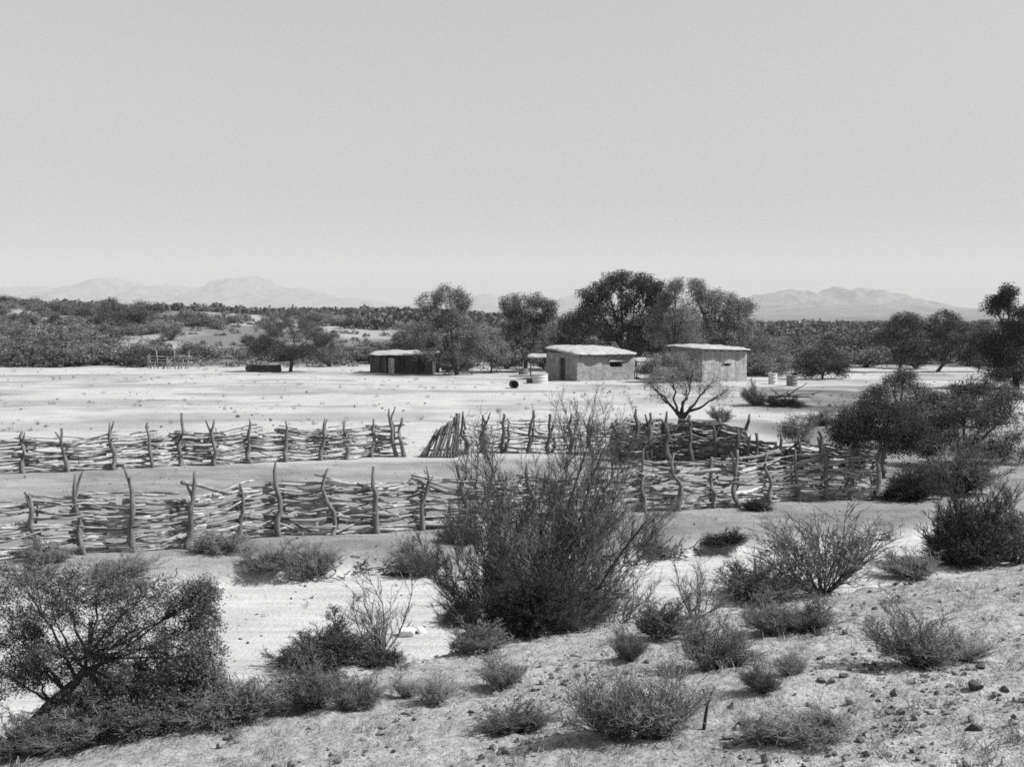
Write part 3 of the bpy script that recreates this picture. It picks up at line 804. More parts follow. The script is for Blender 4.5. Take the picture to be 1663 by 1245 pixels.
tree("grey_tree", "grey feathery tree between the tallest tree and the second adobe house", "tree", (1095, 600),
     [(1098, 470, 13, 13), (1092, 492, 22, 16), (1075, 518, 24, 18), (1108, 515, 24, 20), (1085, 545, 30, 18), (1115, 548, 26, 18)],
     M['leaf_grey'], M['bark'], 0.08, 900, 0.36, 0.22, dist=111, twigm=M['twig'], sub=14)
tree("broad_tree", "broad dark tree standing farthest back between the tallest tree and the second house", "tree", (1075, 596),
     [(1070, 520, 26, 20), (1100, 530, 28, 20), (1060, 548, 30, 20), (1120, 545, 28, 22), (1085, 565, 40, 18), (1130, 572, 30, 16)], M['leaf'], M['bark'], 0.10, 700, 0.36, 0.22, dist=124, sub=14)
tree("broad_tree", "broad grey tree at the far right end of the group behind the second house", "tree", (1215, 600),
     [(1200, 535, 24, 18), (1222, 545, 22, 18), (1195, 560, 28, 18), (1225, 572, 26, 16), (1205, 585, 34, 12)], M['leaf_grey'], M['bark'], 0.10, 700, 0.36, 0.18, dist=120, sub=14)
tree("broad_tree", "low dark tree behind the small open shelter left of the first adobe house", "tree", (905, 600),
     [(890, 560, 22, 16), (910, 565, 24, 16), (900, 582, 34, 12), (925, 585, 22, 12)], M['leaf'], M['bark'], 0.10, 700, 0.36, 0.15, dist=118, sub=14)
tree("shrub_tree", "pale feathery shrub tree right of the forked-trunk tree", "tree", (797, 603),
     [(795, 545, 20, 18), (790, 570, 24, 18), (812, 575, 18, 18), (800, 590, 24, 10)], M['leaf_pale'], M['bark'], 0.09, 560, 0.3, 0.1, dist=111, twigm=M['twig_pale'], sub=14)
tree("shrub_tree", "grey shrub tree growing against the dark side of the second adobe house", "tree", (1090, 618),
     [(1065, 590, 22, 14), (1095, 588, 24, 16), (1120, 598, 20, 14), (1080, 605, 24, 10), (1050, 600, 14, 12)], M['leaf_grey'], M['bark'], 0.07, 800, 0.24, 0.08, dist=96, twigm=M['twig'], sub=16)
tree("forked_mesquite", "mesquite with black forking limbs and a thin grey crown behind the inner pen", "tree", (1105, 700),
     [(1070, 640, 18, 14), (1092, 610, 24, 16), (1125, 605, 26, 18), (1152, 625, 26, 18), (1172, 640, 16, 12), (1055, 622, 10, 10), (1115, 632, 26, 14)],
     M['leaf'], M['bark_black'], 0.028, 560, 0.22, 0.18, trunk=[(1104, 712), (1105, 690), (1106, 676)], twigm=M['twig'], sub=12, twig_r=0.08, limb_r=0.52, crook=0.16)
tree("mesquite", "mesquite with a leaning pair of trunks at the right end of the near fence", "tree", (1419, 815),
     [(1372, 690, 30, 18), (1400, 672, 32, 20), (1440, 680, 36, 24), (1478, 695, 30, 22), (1420, 705, 40, 18), (1380, 712, 28, 14), (1460, 720, 30, 16)],
     M['leaf_dark'], M['bark_pale'], 0.028, 2300, 0.20, 0.11, trunk=[(1416, 818), (1424, 775), (1436, 735), (1442, 705)], twigm=M['twig_dark'], dist=36.5, sub=28, spread=0.8)
tree("round_mesquite", "round spreading mesquite on the far bank above the thicket at right", "tree", (1458, 690),
     [(1420, 645, 26, 16), (1452, 628, 30, 16), (1490, 640, 28, 18), (1515, 655, 20, 14), (1440, 660, 34, 12), (1485, 665, 32, 12), (1468, 610, 16, 10)],
     M['leaf'], M['bark'], 0.045, 1300, 0.22, 0.14, twigm=M['twig_dark'], sub=22, dist=62)
tree("mesquite", "dense mesquite filling the right edge behind the near slope", "tree", (1560, 775),
     [(1520, 690, 30, 20), (1560, 670, 34, 24), (1600, 680, 34, 26), (1640, 670, 40, 30), (1540, 720, 36, 20), (1590, 725, 38, 24), (1640, 730, 40, 26), (1500, 725, 24, 16)],
     M['leaf'], M['bark'], 0.034, 2200, 0.22, 0.14, twigm=M['twig_dark'], dist=44, sub=26, spread=0.8)
tree("mesquite", "low mesquite between the round mesquite and the thick one at the right edge", "tree", (1503, 745),
     [(1478, 668, 24, 16), (1510, 660, 26, 18), (1535, 678, 24, 18), (1495, 692, 32, 16), (1525, 702, 26, 14), (1470, 700, 20, 14)],
     M['leaf'], M['bark'], 0.036, 1700, 0.22, 0.12, twigm=M['twig_dark'], dist=50, sub=24, spread=0.8)
tree("mesquite", "mesquite on the far bank at the right edge, above the thickest one", "tree", (1590, 690),
     [(1555, 640, 26, 16), (1585, 632, 28, 18), (1618, 640, 30, 20), (1570, 662, 32, 14), (1605, 664, 34, 16)],
     M['leaf'], M['bark'], 0.045, 1500, 0.24, 0.14, twigm=M['twig_dark'], dist=60, sub=22, spread=0.8)
tree("slim_mesquite", "small slim mesquite with a bare stem behind the side fence", "tree", (1296, 758),
     [(1290, 688, 18, 14), (1308, 695, 16, 12), (1296, 708, 20, 10), (1280, 702, 12, 10)], M['leaf'], M['bark'], 0.028, 700, 0.15, 0.05, twigm=M['twig'], dist=46, sub=16)
tree("dark_tree", "tall very dark tree cut by the right edge, its tip above the foothills", "tree", (1650, 628),
     [(1618, 496, 18, 12), (1645, 512, 26, 18), (1640, 545, 30, 22), (1624, 578, 32, 18), (1650, 580, 36, 26), (1636, 478, 14, 12), (1628, 604, 34, 14), (1655, 545, 26, 20), (1612, 560, 20, 22), (1645, 612, 40, 14)], M['leaf_dark'], M['bark'], 0.075, 1500, 0.28, 0.25, dist=88, sub=18)
tree("tall_mesquite", "tall thin-trunked mesquite beyond the clearing at right, left of two", "tree", (1459, 603),
     [(1455, 528, 20, 14), (1480, 524, 20, 14), (1500, 535, 18, 16), (1440, 550, 18, 14), (1470, 555, 26, 16), (1490, 560, 20, 18), (1475, 578, 24, 10)], M['leaf'], M['bark'], 0.09, 800, 0.34, 0.16, dist=112, twigm=M['twig_dark'], sub=16)
tree("tall_mesquite", "tall thin-trunked mesquite beyond the clearing at right, right of two", "tree", (1521, 604),
     [(1535, 520, 22, 12), (1515, 538, 20, 16), (1592, 545, 20, 22), (1590, 575, 24, 20), (1550, 540, 22, 18), (1535, 565, 30, 18), (1570, 558, 24, 18), (1575, 580, 24, 12), (1510, 575, 22, 14)], M['leaf'], M['bark'], 0.09, 800, 0.34, 0.16, dist=112, twigm=M['twig_dark'], sub=16)
tree("dark_mesquite", "low very dark mesquite at the left end of the bright clearing", "tree", (1335, 618),
     [(1315, 590, 22, 16), (1345, 580, 26, 20), (1330, 602, 34, 12), (1362, 598, 16, 14)], M['leaf_dark'], M['bark'], 0.075, 1000, 0.3, 0.1, dist=101, sub=18)

# scattered brush on the hillside and the flat behind the houses: copies of a few shapes
def far_bush(n, leaf, lean=0.8):
    mb = MB(); k = 26
    dirs = rand_dirs(k); dirs[:, 2] = np.abs(dirs[:, 2]) * lean
    c = dirs * (RNG.uniform(0.2, 1.0, k) ** 0.6)[:, None] * np.array([0.44, 0.44, 0.62]); c[:, 2] += 0.22
    m = n // k
    cl = np.repeat(c, m, 0) + RNG.normal(size=(k * m, 3)) * np.array([0.075, 0.075, 0.09]); cl[:, 2] = np.abs(cl[:, 2])
    leaves(mb, cl, leaf, 0.6, 0)
    base = np.zeros((k, 3)); u = np.linspace(0, 1, 4)[None, :, None]
    P = base[:, None] * (1 - u) + c[:, None] * u
    tubes(mb, P, np.full((k, 4), 0.008), 3, 1, False)
    return mb
FAR = {k: [far_bush(1900, 0.024).mesh("brush", [M[k], M['twig_dark']]) for _ in range(3)] for k in ('leaf', 'leaf_grey', 'leaf_dark', 'leaf_pale')}

def scatter(n, u0, u1, y0, y1, wr, hr, mats, name, label, cat, group, patch=0.0, py=1.0):
    k = 0; tries = 0
    while k < n and tries < n * 40:
        tries += 1
        y = y0 + (y1 - y0) * RNG.random() ** py; x = RNG.uniform(u0, u1) * y
        if patch and fbm(x * 0.035 + 60, y * 0.06 + 9) + RNG.normal() * 0.05 < patch: continue
        if y < 134 and abs(x / y * FPX + CX - 474) < 60: continue
        me = FAR[mats[RNG.integers(len(mats))]][RNG.integers(3)]
        o = link(name, me); w = RNG.uniform(*wr); h = RNG.uniform(*hr) * (0.75 + 0.25 * w / wr[1])
        o.location = (x, y, float(zt(x, y)) - 0.05); o.rotation_euler = (0, 0, RNG.uniform(0, 6.28)); o.scale = (w, w * RNG.uniform(.8, 1.1), h)
        tag(o, label, cat, group); k += 1

scatter(295, -0.47, -0.05, 122, 262, (2.6, 7.5), (1.3, 3.3), ('leaf', 'leaf', 'leaf_grey', 'leaf_grey', 'leaf_dark'), "hillside_shrub",
        "rounded grey shrub among the brush covering the left hillside", "shrub", "shrubs on the left hillside", 0.40, 1.25)
scatter(110, -0.10, 0.19, 114, 200, (2.2, 5.0), (1.4, 2.8), ('leaf', 'leaf_grey', 'leaf_dark'), "yard_shrub",
        "grey shrub on the flat ground behind the shack and adobe houses", "shrub", "shrubs behind the houses")
scatter(26, 0.187, 0.262, 104, 126, (2.2, 4.5), (1.6, 2.9), ('leaf', 'leaf_grey', 'leaf_grey'), "mesquite_tree",
        "grey shrubby mesquite in the row right of the second adobe house, behind the drums", "tree", "mesquites behind the drums")
scatter(48, 0.285, 0.47, 130, 152, (3.5, 6.0), (3.0, 4.3), ('leaf', 'leaf_dark', 'leaf'), "mesquite_tree",
        "dark tall mesquite in the front row of the wood beyond the bright clearing at right", "tree", "front row of the wood at right")
scatter(110, 0.19, 0.48, 118, 215, (3.0, 7.0), (2.0, 3.6), ('leaf', 'leaf_grey', 'leaf_grey', 'leaf_dark'), "mesquite_tree",
        "dark round mesquite in the thick wood beyond the clearing at right", "tree", "mesquites in the wood at right")

def far_mass(name, areas, mats, label="distant belt of desert trees below the mountains"):
    mb = MB()
    for (n, u0, u1, y0, y1, w0, w1, h0, h1) in areas:
        y = RNG.uniform(y0, y1, n); x = RNG.uniform(u0, u1, n) * y
        w = RNG.uniform(w0, w1, n); h = RNG.uniform(h0, h1, n); z = zt(x, y)
        m = 90
        d = rand_dirs(n * m); d[:, 2] = np.abs(d[:, 2])
        r = RNG.uniform(0.3, 1, n * m)[:, None] ** 0.6
        c = np.repeat(np.stack([x, y, z], -1), m, 0) + d * r * np.repeat(np.stack([w / 2, w / 2, h], -1), m, 0)
        leaves(mb, c, (0.30 if name == 'far_woods' else 0.03) + 0.0006 * np.repeat(y, m), 0.7, 0)
    o = mb.build(name, mats); o['kind'] = "stuff"; o['label'] = label
far_mass("hillside_brush", [(420, -0.48, -0.05, 121, 262, 0.8, 2.4, 0.35, 1.0)], [M['leaf_grey']], "low scrub between the shrubs of the left hillside")
far_mass("far_woods", [(330, -0.48, -0.05, 275, 430, 2.5, 5.5, 1.3, 2.5), (480, -0.12, 0.48, 205, 420, 3, 7, 1.9, 3.0), (500, -0.12, 0.5, 420, 1100, 5, 12, 2.4, 3.6),
                       (250, -0.5, 0.0, 430, 1100, 5, 12, 1.8, 2.8)], [M['leaf']])

# ------------------------------------------------------------------ houses
def wall_grid(wd, ht, opens, th, cell=0.18):
    """wall in local x-z, outer face at y=0, thickness +y, with openings (x0,x1,z0,z1)"""
    nx, nz = max(2, round(wd / cell)), max(2, round(ht / cell))
    xs = np.linspace(0, wd, nx + 1); zs = np.linspace(0, ht, nz + 1)
    for (a, b, c, d) in opens:
        for v in (a, b): xs[np.argmin(abs(xs - v))] = v
        for v in (c, d): zs[np.argmin(abs(zs - v))] = v
    X, Z = np.meshgrid(xs, zs, indexing='ij')
    bul = 0.12 * (fbm(X * 1.3 + wd, Z * 1.3 + 4) - 0.5) + 0.02 * (vnoise(X * 6, Z * 6) - 0.5)
    bul = bul * np.minimum(1, np.minimum(X, wd - X) * 4)
    tz = Z + 0.06 * (fbm(X * 1.1 + 20, 0 * X) - 0.5) * (Z / ht)
    V = np.concatenate([np.stack([X, bul, tz], -1).reshape(-1, 3), np.stack([X, np.full_like(X, th), tz], -1).reshape(-1, 3)])
    n1 = nz + 1; off = (nx + 1) * (nz + 1)
    solid = np.ones((nx, nz), bool)
    for i in range(nx):
        for k in range(nz):
            xm, zm = (xs[i] + xs[i + 1]) / 2, (zs[k] + zs[k + 1]) / 2
            if any(a < xm < b and c < zm < d for (a, b, c, d) in opens): solid[i, k] = False
    F = []
    I = lambda i, k: i * n1 + k
    for i in range(nx):
        for k in range(nz):
            if not solid[i, k]: continue
            q = [I(i, k), I(i + 1, k), I(i + 1, k + 1), I(i, k + 1)]
            F.append(q); F.append([v + off for v in q[::-1]])
            for (di, dk, a, b) in ((0, -1, 0, 1), (1, 0, 1, 2), (0, 1, 2, 3), (-1, 0, 3, 0)):
                ii, kk = i + di, k + dk
                if not (0 <= ii < nx and 0 <= kk < nz) or not solid[ii, kk]: F.append([q[b], q[a], q[a] + off, q[b] + off])
    return V, np.array(F)

def rot_z(V, a):
    c, s = math.cos(a), math.sin(a); R = np.array([[c, s, 0], [-s, c, 0], [0, 0, 1]]); return V @ R

def box(mb, x0, x1, y0, y1, z0, z1, mi=0):
    V = np.array([[x, y, z] for x in (x0, x1) for y in (y0, y1) for z in (z0, z1)])
    mb.quads(V, [[0, 1, 3, 2], [4, 6, 7, 5], [0, 4, 5, 1], [2, 3, 7, 6], [0, 2, 6, 4], [1, 5, 7, 3]], mi)

def roof_slab(x0, x1, y0, y1, zf, th, dome, seed, power=5):
    """domed mud roof over a rectangle with ragged rounded edges; zf(x,y) gives its underside"""
    na, nr = 72, 12
    a = np.arange(na) * 2 * math.pi / na
    c, s = np.cos(a), np.sin(a)
    R = 1 / (np.abs(c) ** power + np.abs(s) ** power) ** (1 / power)
    R = R * (1 + 0.06 * (fbm(c * 4 + seed, s * 4 + seed) - 0.5) + 0.055 * (vnoise(a * 6 + seed, a * 0) - 0.5))
    cx, cy, hx, hy = (x0 + x1) / 2, (y0 + y1) / 2, (x1 - x0) / 2, (y1 - y0) / 2
    top = []; bot = []
    for j in range(nr + 1):
        f = j / nr
        x = cx + hx * R * c * f; y = cy + hy * R * s * f; b = zf(x, y)
        edge = 1 - 0.5 * max(0, (f - 0.85) / 0.15)
        top.append(np.stack([x, y, b + th * edge + dome * (1 - f ** 2.2) + 0.16 * (fbm(x * 1.6 + seed, y * 1.6) - 0.5)], -1))
        bot.append(np.stack([x, y, b + 0.03 * (fbm(x * 3, y * 3 + seed) - 0.5)], -1))
    V = np.concatenate([np.concatenate(top), np.concatenate(bot)])
    n = (nr + 1) * na; F = []
    for j in range(nr):
        for i in range(na):
            i2 = (i + 1) % na
            F.append([j * na + i, (j + 1) * na + i, (j + 1) * na + i2, j * na + i2])
            F.append([n + j * na + i2, n + (j + 1) * na + i2, n + (j + 1) * na + i, n + j * na + i])
    for i in range(na):
        i2 = (i + 1) % na; F.append([nr * na + i2, nr * na + i, n + nr * na + i, n + nr * na + i2])
    mb = MB(); mb.quads(V, F); return mb

def house(name, label, corner, a, w, dpt, h, wallm, zf, win, door, dome, over, seed, thick=0.14, lintel=True):
    p = G(*corner); p[2] = zt(p[0], p[1]) - 0.08
    root = empty(name, p, label, "house", None, a)
    mb = MB()
    V, F = wall_grid(w, h, [win], 0.4); mb.quads(V, F)                                   # front, facing right
    V, F = wall_grid(dpt, h + 0.12, [door], 0.4); V = V * np.array([1, 1, 1]); V2 = np.stack([V[:, 1], dpt - V[:, 0], V[:, 2]], -1)
    V2[:, 1] = np.where(V2[:, 1] < 0.41, np.maximum(V2[:, 1], 0.405), V2[:, 1]); mb.quads(V2, F)   # left side, butting against the front wall
    V, F = wall_grid(w, h + 0.12, [], 0.4); V3 = np.stack([w - V[:, 0], dpt + 0.4 - V[:, 1], V[:, 2]], -1); mb.quads(V3, F)
    V, F = wall_grid(dpt - 0.42, h, [], 0.4); V4 = np.stack([w - V[:, 1], 0.41 + V[:, 0], V[:, 2]], -1); mb.quads(V4, F)
    mb.build("wall", wallm, root)
    roof_slab(-over, w + over, -over, dpt + 0.4 + over, zf, thick, dome, seed, 8).build("roof", M['mud_roof'], root, True)
    n = max(4, int(w / 0.7))
    for i in range(n):
        x = 0.3 + (w - 0.6) * i / (n - 1); mb = MB()
        P, R = crooked(np.array([x, 0.1, float(zf(x, 0)) - 0.09]), np.array([x, -over * 0.75, float(zf(x, -over)) - 0.07]), 0.055, 0.05, 3, 0.005); tubes(mb, P, R, 7)
        mb.build("roof_beam", M['post_dark'], root, True)
    x0, x1, z0, z1 = win
    wn = MB(); box(wn, x0, x1, 0.24, 0.28, z0, z0 + 0.05); box(wn, x0, x1, 0.24, 0.28, z1 - 0.05, z1); box(wn, x0, x0 + 0.05, 0.24, 0.28, z0 + .05, z1 - .05)
    box(wn, x1 - 0.05, x1, 0.24, 0.28, z0 + .05, z1 - .05); box(wn, (x0 + x1) / 2 - .02, (x0 + x1) / 2 + .02, 0.245, 0.275, z0 + .05, z1 - .05)
    wo_ = wn.build("window", M['post_dark'], root)
    if lintel:
        lm = MB(); box(lm, x0 - 0.16, x1 + 0.2, -0.14, 0.2, z1 + 0.003, z1 + 0.13); lm.build("lintel", M['wood'], root)
    x0, x1, z0, z1 = door
    dm = MB(); nb = 5
    for i in range(nb):
        b0 = dpt - x0 - (x1 - x0) * (i + 1) / nb; box(dm, 0.2, 0.24 + 0.004 * (i % 2), b0 + 0.006, b0 + (x1 - x0) / nb - 0.006, 0.02, z1 - 0.02)
    do = dm.build("door", M['plank'], root)
    hm = MB(); box(hm, 0.16, 0.196, dpt - x1 + 0.1, dpt - x1 + 0.14, 0.95, 1.1); hm.build("handle", M['steel'], do)
    return root

hs1 = house("adobe_house", "adobe brick house with a thick pale mud roof, left of the two houses", (937, 619), math.radians(30), 5.5, 4.2, 2.14, M['adobe'],
      lambda x, y: 2.17 + 0.085 * (y) - 0.012 * x, (3.15, 4.35, 1.12, 1.55), (1.6, 2.5, 0.0, 1.85), 0.13, 0.42, 4, 0.19)
hs2 = house("adobe_house", "taller smooth adobe house with a thin pale overhanging roof, right of the two houses", (1140, 621), math.radians(30), 4.5, 3.6, 2.62, M['adobe_smooth'],
      lambda x, y: 2.67 + 0.03 * y - 0.03 * x, (2.25, 2.75, 1.3, 1.52), (1.5, 2.35, 0.0, 1.85), 0.15, 0.5, 13, 0.11)

def shack():
    p = G(601, 606); p[2] = zt(p[0], p[1]) - 0.05
    a = math.radians(-9); w, dpt, h = 5.6, 2.6, 1.62
    root = empty("wooden_shack", p, "low wooden shack of dark upright boards with a flat pale roof and a pale doorway", "shack", None, a)
    bd = MB(); n = 26; opening = (1.55, 2.3)
    for i in range(n):
        x0 = w * i / n; x1 = w * (i + 1) / n - 0.02
        if opening[0] < (x0 + x1) / 2 < opening[1]: continue
        dz = RNG.uniform(-0.12, 0.03); box(bd, x0, x1, RNG.uniform(-.02, .0), 0.03 + RNG.uniform(0, .02), 0.0, h + dz)
    m = 12
    for i in range(m):
        y0 = 0.06 + dpt * i / m; box(bd, RNG.uniform(-.01, .01), 0.035, y0, y0 + dpt / m - 0.02, 0.0, h + 0.1); box(bd, w - 0.035, w + RNG.uniform(-.01, .01), y0, y0 + dpt / m - 0.02, 0.0, h + .1)
    box(bd, 0.05, w - 0.05, dpt + 0.08, dpt + 0.12, 0, h + 0.2)
    bd.build("wall", M['plank'], root)
    dm = MB()
    for i in range(5):
        x0 = opening[0] + 0.09 + i * 0.125; box(dm, x0, x0 + 0.118, 0.05 + 0.004 * (i % 2), 0.08, 0.03, h - 0.2)
    dm.build("door", M['wood'], root, label="pale board door standing in the dark wall")
    roof_slab(-0.25, w + 0.2, -0.3, dpt + 0.5, lambda x, y: h + 0.02 + 0.085 * (y + 0.3), 0.07, 0.08, 33, 8).build("roof", M['mud_roof'], root, True)
shack()

def ramada(px, py, wpx, topy, label, seed, tilt=0.0, dep=2.0):
    p = G(px, py); p[2] = zt(p[0], p[1]); s = p[1] / FPX; w = wpx * s; h = D(px, topy, p[1])[2] - p[2]
    root = empty("ramada", p, label, "shelter")
    for (x, y) in ((0.1, 0.1), (w - 0.1, 0.1), (0.1, dep - .1), (w - 0.1, dep - .1)):
        mb = MB(); P, R = crooked(np.array([x, y, -0.1]), np.array([x + RNG.normal() * .05, y, h - 0.1]), 0.06, 0.05, 5, 0.03); tubes(mb, P, R, 6); mb.build("post", M['post'], root, True)
    roof_slab(-0.2, w + 0.15, -0.2, dep + .2, lambda x, y: h - 0.16 + tilt * x + 0.06 * y, 0.12, 0.10, seed).build("roof", M['mud_roof'], root, True)
ramada(860, 611, 40, 578, "small open shelter with a flat pale roof on posts left of the first adobe house", 51)
ramada(1032, 616, 33, 584, "small open shelter with a bowed pale roof right of the first adobe house", 61, -0.02)

# ------------------------------------------------------------------ yard things
def lathe(mb, prof, n=24, mi=0):
    a = np.arange(n) * 2 * math.pi / n; pr = np.array(prof, float)
    V = np.stack([pr[:, 0:1] * np.cos(a), pr[:, 0:1] * np.sin(a), np.repeat(pr[:, 1:2], n, 1)], -1)
    k = len(pr); idx = np.arange(k * n).reshape(k, n)
    F = np.stack([idx[:-1], np.roll(idx[:-1], -1, 1), np.roll(idx[1:], -1, 1), idx[1:]], -1)
    mb.quads(V, F, mi)

def drum(name, label, px, py, r, h, m, cat="drum", lying=None, dark=None):
    p = G(px, py); p[2] = zt(p[0], p[1])
    root = empty(name, p, label, cat)
    mb = MB()
    lathe(mb, [(0.001, 0), (r, 0), (r + .015, 0.02), (r, 0.05), (r, h * .32), (r + .014, h * .34), (r, h * .36), (r, h * .64), (r + .014, h * .66), (r, h * .68), (r, h - .04), (r + .016, h - .02), (r + .01, h), (r - .02, h), (r - .03, h - .04), (r - .03, 0.06), (0.001, 0.06)])
    b = mb.build("shell", m, root, True)
    rm = MB(); t = np.linspace(0, 2 * math.pi, 25); tubes(rm, np.stack([(r + .004) * np.cos(t), (r + .004) * np.sin(t), np.full(25, h + .006)], -1), np.full(25, 0.018), 6); q = rm.build("rim", m, root, True)
    if lying is not None:
        root.rotation_euler = (math.radians(90), 0, lying); root.location.z += r * 0.97
    return root
drum("steel_drum", "rusty steel drum lying on its side with its black open end toward the camera", 833, 630, 0.28, 0.85, M['plank'], lying=math.radians(8))
drum("water_tub", "wide round tub with a bright right side in front of the first adobe house", 876, 622, 0.66, 0.72, M['steel_pale'], "tub")
drum("water_tub", "smaller dark tub behind the wide round tub, beneath the small shelter", 850, 608, 0.42, 0.5, M['steel'], "tub")
drum("steel_drum", "pale upright steel drum on the bank right of the second adobe house", 1255, 624, 0.33, 0.82, M['steel_pale'])
drum("steel_drum", "dark upright steel drum right of the pale one on the bank", 1286, 627, 0.40, 0.74, M['steel'])
p = G(855, 623); mb = MB()
root = empty("wooden_crate", p, "small black wooden crate left of the wide round tub", "crate")
for i in range(3):
    mb = MB(); box(mb, 0, 0.42, 0, 0.02, 0.02 + i * .13, 0.13 + i * .13); box(mb, 0, 0.42, 0.36, 0.38, 0.02 + i * .13, 0.13 + i * .13); box(mb, 0, 0.02, 0.02, 0.36, 0.02 + i * .13, 0.13 + i * .13); box(mb, 0.40, 0.42, 0.02, 0.36, 0.02 + i * .13, 0.13 + i * .13); mb.build("slat", M['plank'], root)
mb = MB(); box(mb, 0.02, 0.40, 0.02, 0.36, 0.0, 0.03); mb.build("bottom_board", M['plank'], root)

# pale peaked cover and handcart beside the shack
p = G(707, 606); p[2] = zt(p[0], p[1])
root = empty("canvas_shelter", p, "small pale peaked canvas shelter between the shack and the forked-trunk tree", "tent", None, 0.25)
mb = MB(); X = np.linspace(0, 1.25, 8); n = 12
V = []; 
for i, f in enumerate(np.linspace(-1, 1, n + 1)):
    for x in np.linspace(0, 1.6, 7):
        V.append([0.65 + f * 0.68, x, 1.45 * (1 - abs(f)) ** 0.9 - 0.05 * math.sin(x * 2) * (1 - abs(f)) + 0.02 * math.sin(9 * x + 5 * f)])
V = np.array(V); idx = np.arange(len(V)).reshape(n + 1, 7)
F = np.stack([idx[:-1, :-1], idx[1:, :-1], idx[1:, 1:], idx[:-1, 1:]], -1); mb.quads(V, F); mb.quads(V - np.array([0, 0, .02]), F[..., ::-1])
mb.build("canvas", M['canvas'], root, True)
for y in (0.02, 1.58):
    mb = MB(); P, R = crooked(np.array([0.65, y, 0]), np.array([0.65, y, 1.5]), 0.03, 0.025, 4, 0.005); tubes(mb, P, R, 6); mb.build("tent_pole", M['post'], root, True)
p = G(727, 609); p[2] = zt(p[0], p[1])
root = empty("handcart", p, "dark two-wheeled handcart under the forked-trunk tree beside the shack", "cart", None, 0.3)
mb = MB(); box(mb, -0.5, 0.5, -0.3, 0.3, 0.42, 0.47); box(mb, -0.5, 0.5, -0.3, -0.27, 0.47, 0.72); box(mb, -0.5, 0.5, 0.27, 0.3, 0.47, 0.72); mb.build("bed", M['plank'], root)
for y in (-0.38, 0.38):
    mb = MB(); t = np.linspace(0, 2 * math.pi, 25); P = np.stack([0.36 * np.cos(t), np.full(25, y), 0.37 + 0.36 * np.sin(t)], -1); tubes(mb, P, np.full(25, 0.03), 6)
    for q in range(4):
        c, s = math.cos(q * math.pi / 4), math.sin(q * math.pi / 4); tubes(mb, np.array([[-.35 * c, y, .37 - .35 * s], [.35 * c, y, .37 + .35 * s]]), np.full(2, .018), 5)
    mb.build("wheel", M['post_dark'], root, True)
mb = MB()
for y in (-0.25, 0.25): tubes(mb, np.array([[0.5, y, .44], [1.4, y, .25]]), np.array([.025, .02]), 6)
mb.build("handle", M['post_dark'], root, True)

# tumbledown pale poles at the foot of the left hillside
p = G(270, 590); p[1] = 119; p[0] = (272 - CX) / FPX * 119; p[2] = zt(p[0], p[1])
root = empty("broken_pole_fence", p, "tumbledown fence of pale slanting poles at the foot of the left hillside", "fence")
for i in range(13):
    x = -1.9 + i * 0.32; mb = MB(); P, R = crooked(np.array([x, RNG.normal() * .1, -.1]), np.array([x + RNG.normal() * .35, RNG.normal() * .2, RNG.uniform(0.8, 1.9)]), 0.06, 0.04, 5, 0.03); tubes(mb, P, R, 6); mb.build("pole", M['wood_mid'], root, True)
for i in range(4):
    mb = MB(); P, R = crooked(np.array([-2.0, -0.1, 0.3 + i * .3]), np.array([2.4, -0.1, 0.5 + i * .25 + RNG.normal() * .1]), 0.05, 0.04, 7, 0.05); tubes(mb, P, R, 6); mb.build("rail", M['wood_mid'], root, True)

# dark logs added in place of the tree's shadow, left of the lone mesquite
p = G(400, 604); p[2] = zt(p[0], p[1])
root = empty("shadow_logs", p, "long low dark logs added as the shadow left of the lone round mesquite", "shadow stand-in")
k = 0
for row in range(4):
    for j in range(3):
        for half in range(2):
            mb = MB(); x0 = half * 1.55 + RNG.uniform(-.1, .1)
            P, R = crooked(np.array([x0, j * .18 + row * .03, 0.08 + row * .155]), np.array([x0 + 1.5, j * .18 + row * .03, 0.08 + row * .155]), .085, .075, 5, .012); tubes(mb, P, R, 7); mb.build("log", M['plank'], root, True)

# fallen limb on the far bank
p = G(1272, 648); p[2] = zt(p[0], p[1])
root = empty("fallen_limb", p, "dead dark limb with upturned branches lying on the bank below the two steel drums", "dead branch")
mb = MB()
for (a, b, r) in (((-0.9, 0, .12), (1.7, .2, .15), .11), ((0.2, 0, .15), (1.5, .1, 1.0), .05), ((-.2, 0, .15), (-.8, .3, .7), .05), ((.6, 0, .15), (2.4, -.2, .5), .045), ((-.4, 0, .15), (.3, -.3, .55), .05)):
    P, R = crooked(np.array(a, float), np.array(b, float), r, r * .4, 7, .06); tubes(mb, P, R, 6)
mb.build("limb", M['bark'], root, True)

# forked dead stick and white stones in the foreground
p = G(1143, 1185)
root = empty("dead_stick", p, "dark dead forked stick standing up at the bottom beside the big pale bush", "stick")
mb = MB(); s = p[1] / FPX
for (a, b, r) in (((0, 0, -.05), (5, 0, 48), .02), ((5, 0, 45), (18, 2, 72), .016), ((5, 0, 46), (-3, -2, 70), .012)):
    P, R = crooked(np.array(a) * s, np.array(b) * s, r, r * .6, 6, .008); tubes(mb, P, R, 6)
mb.build("stem", M['bark'], root, True)

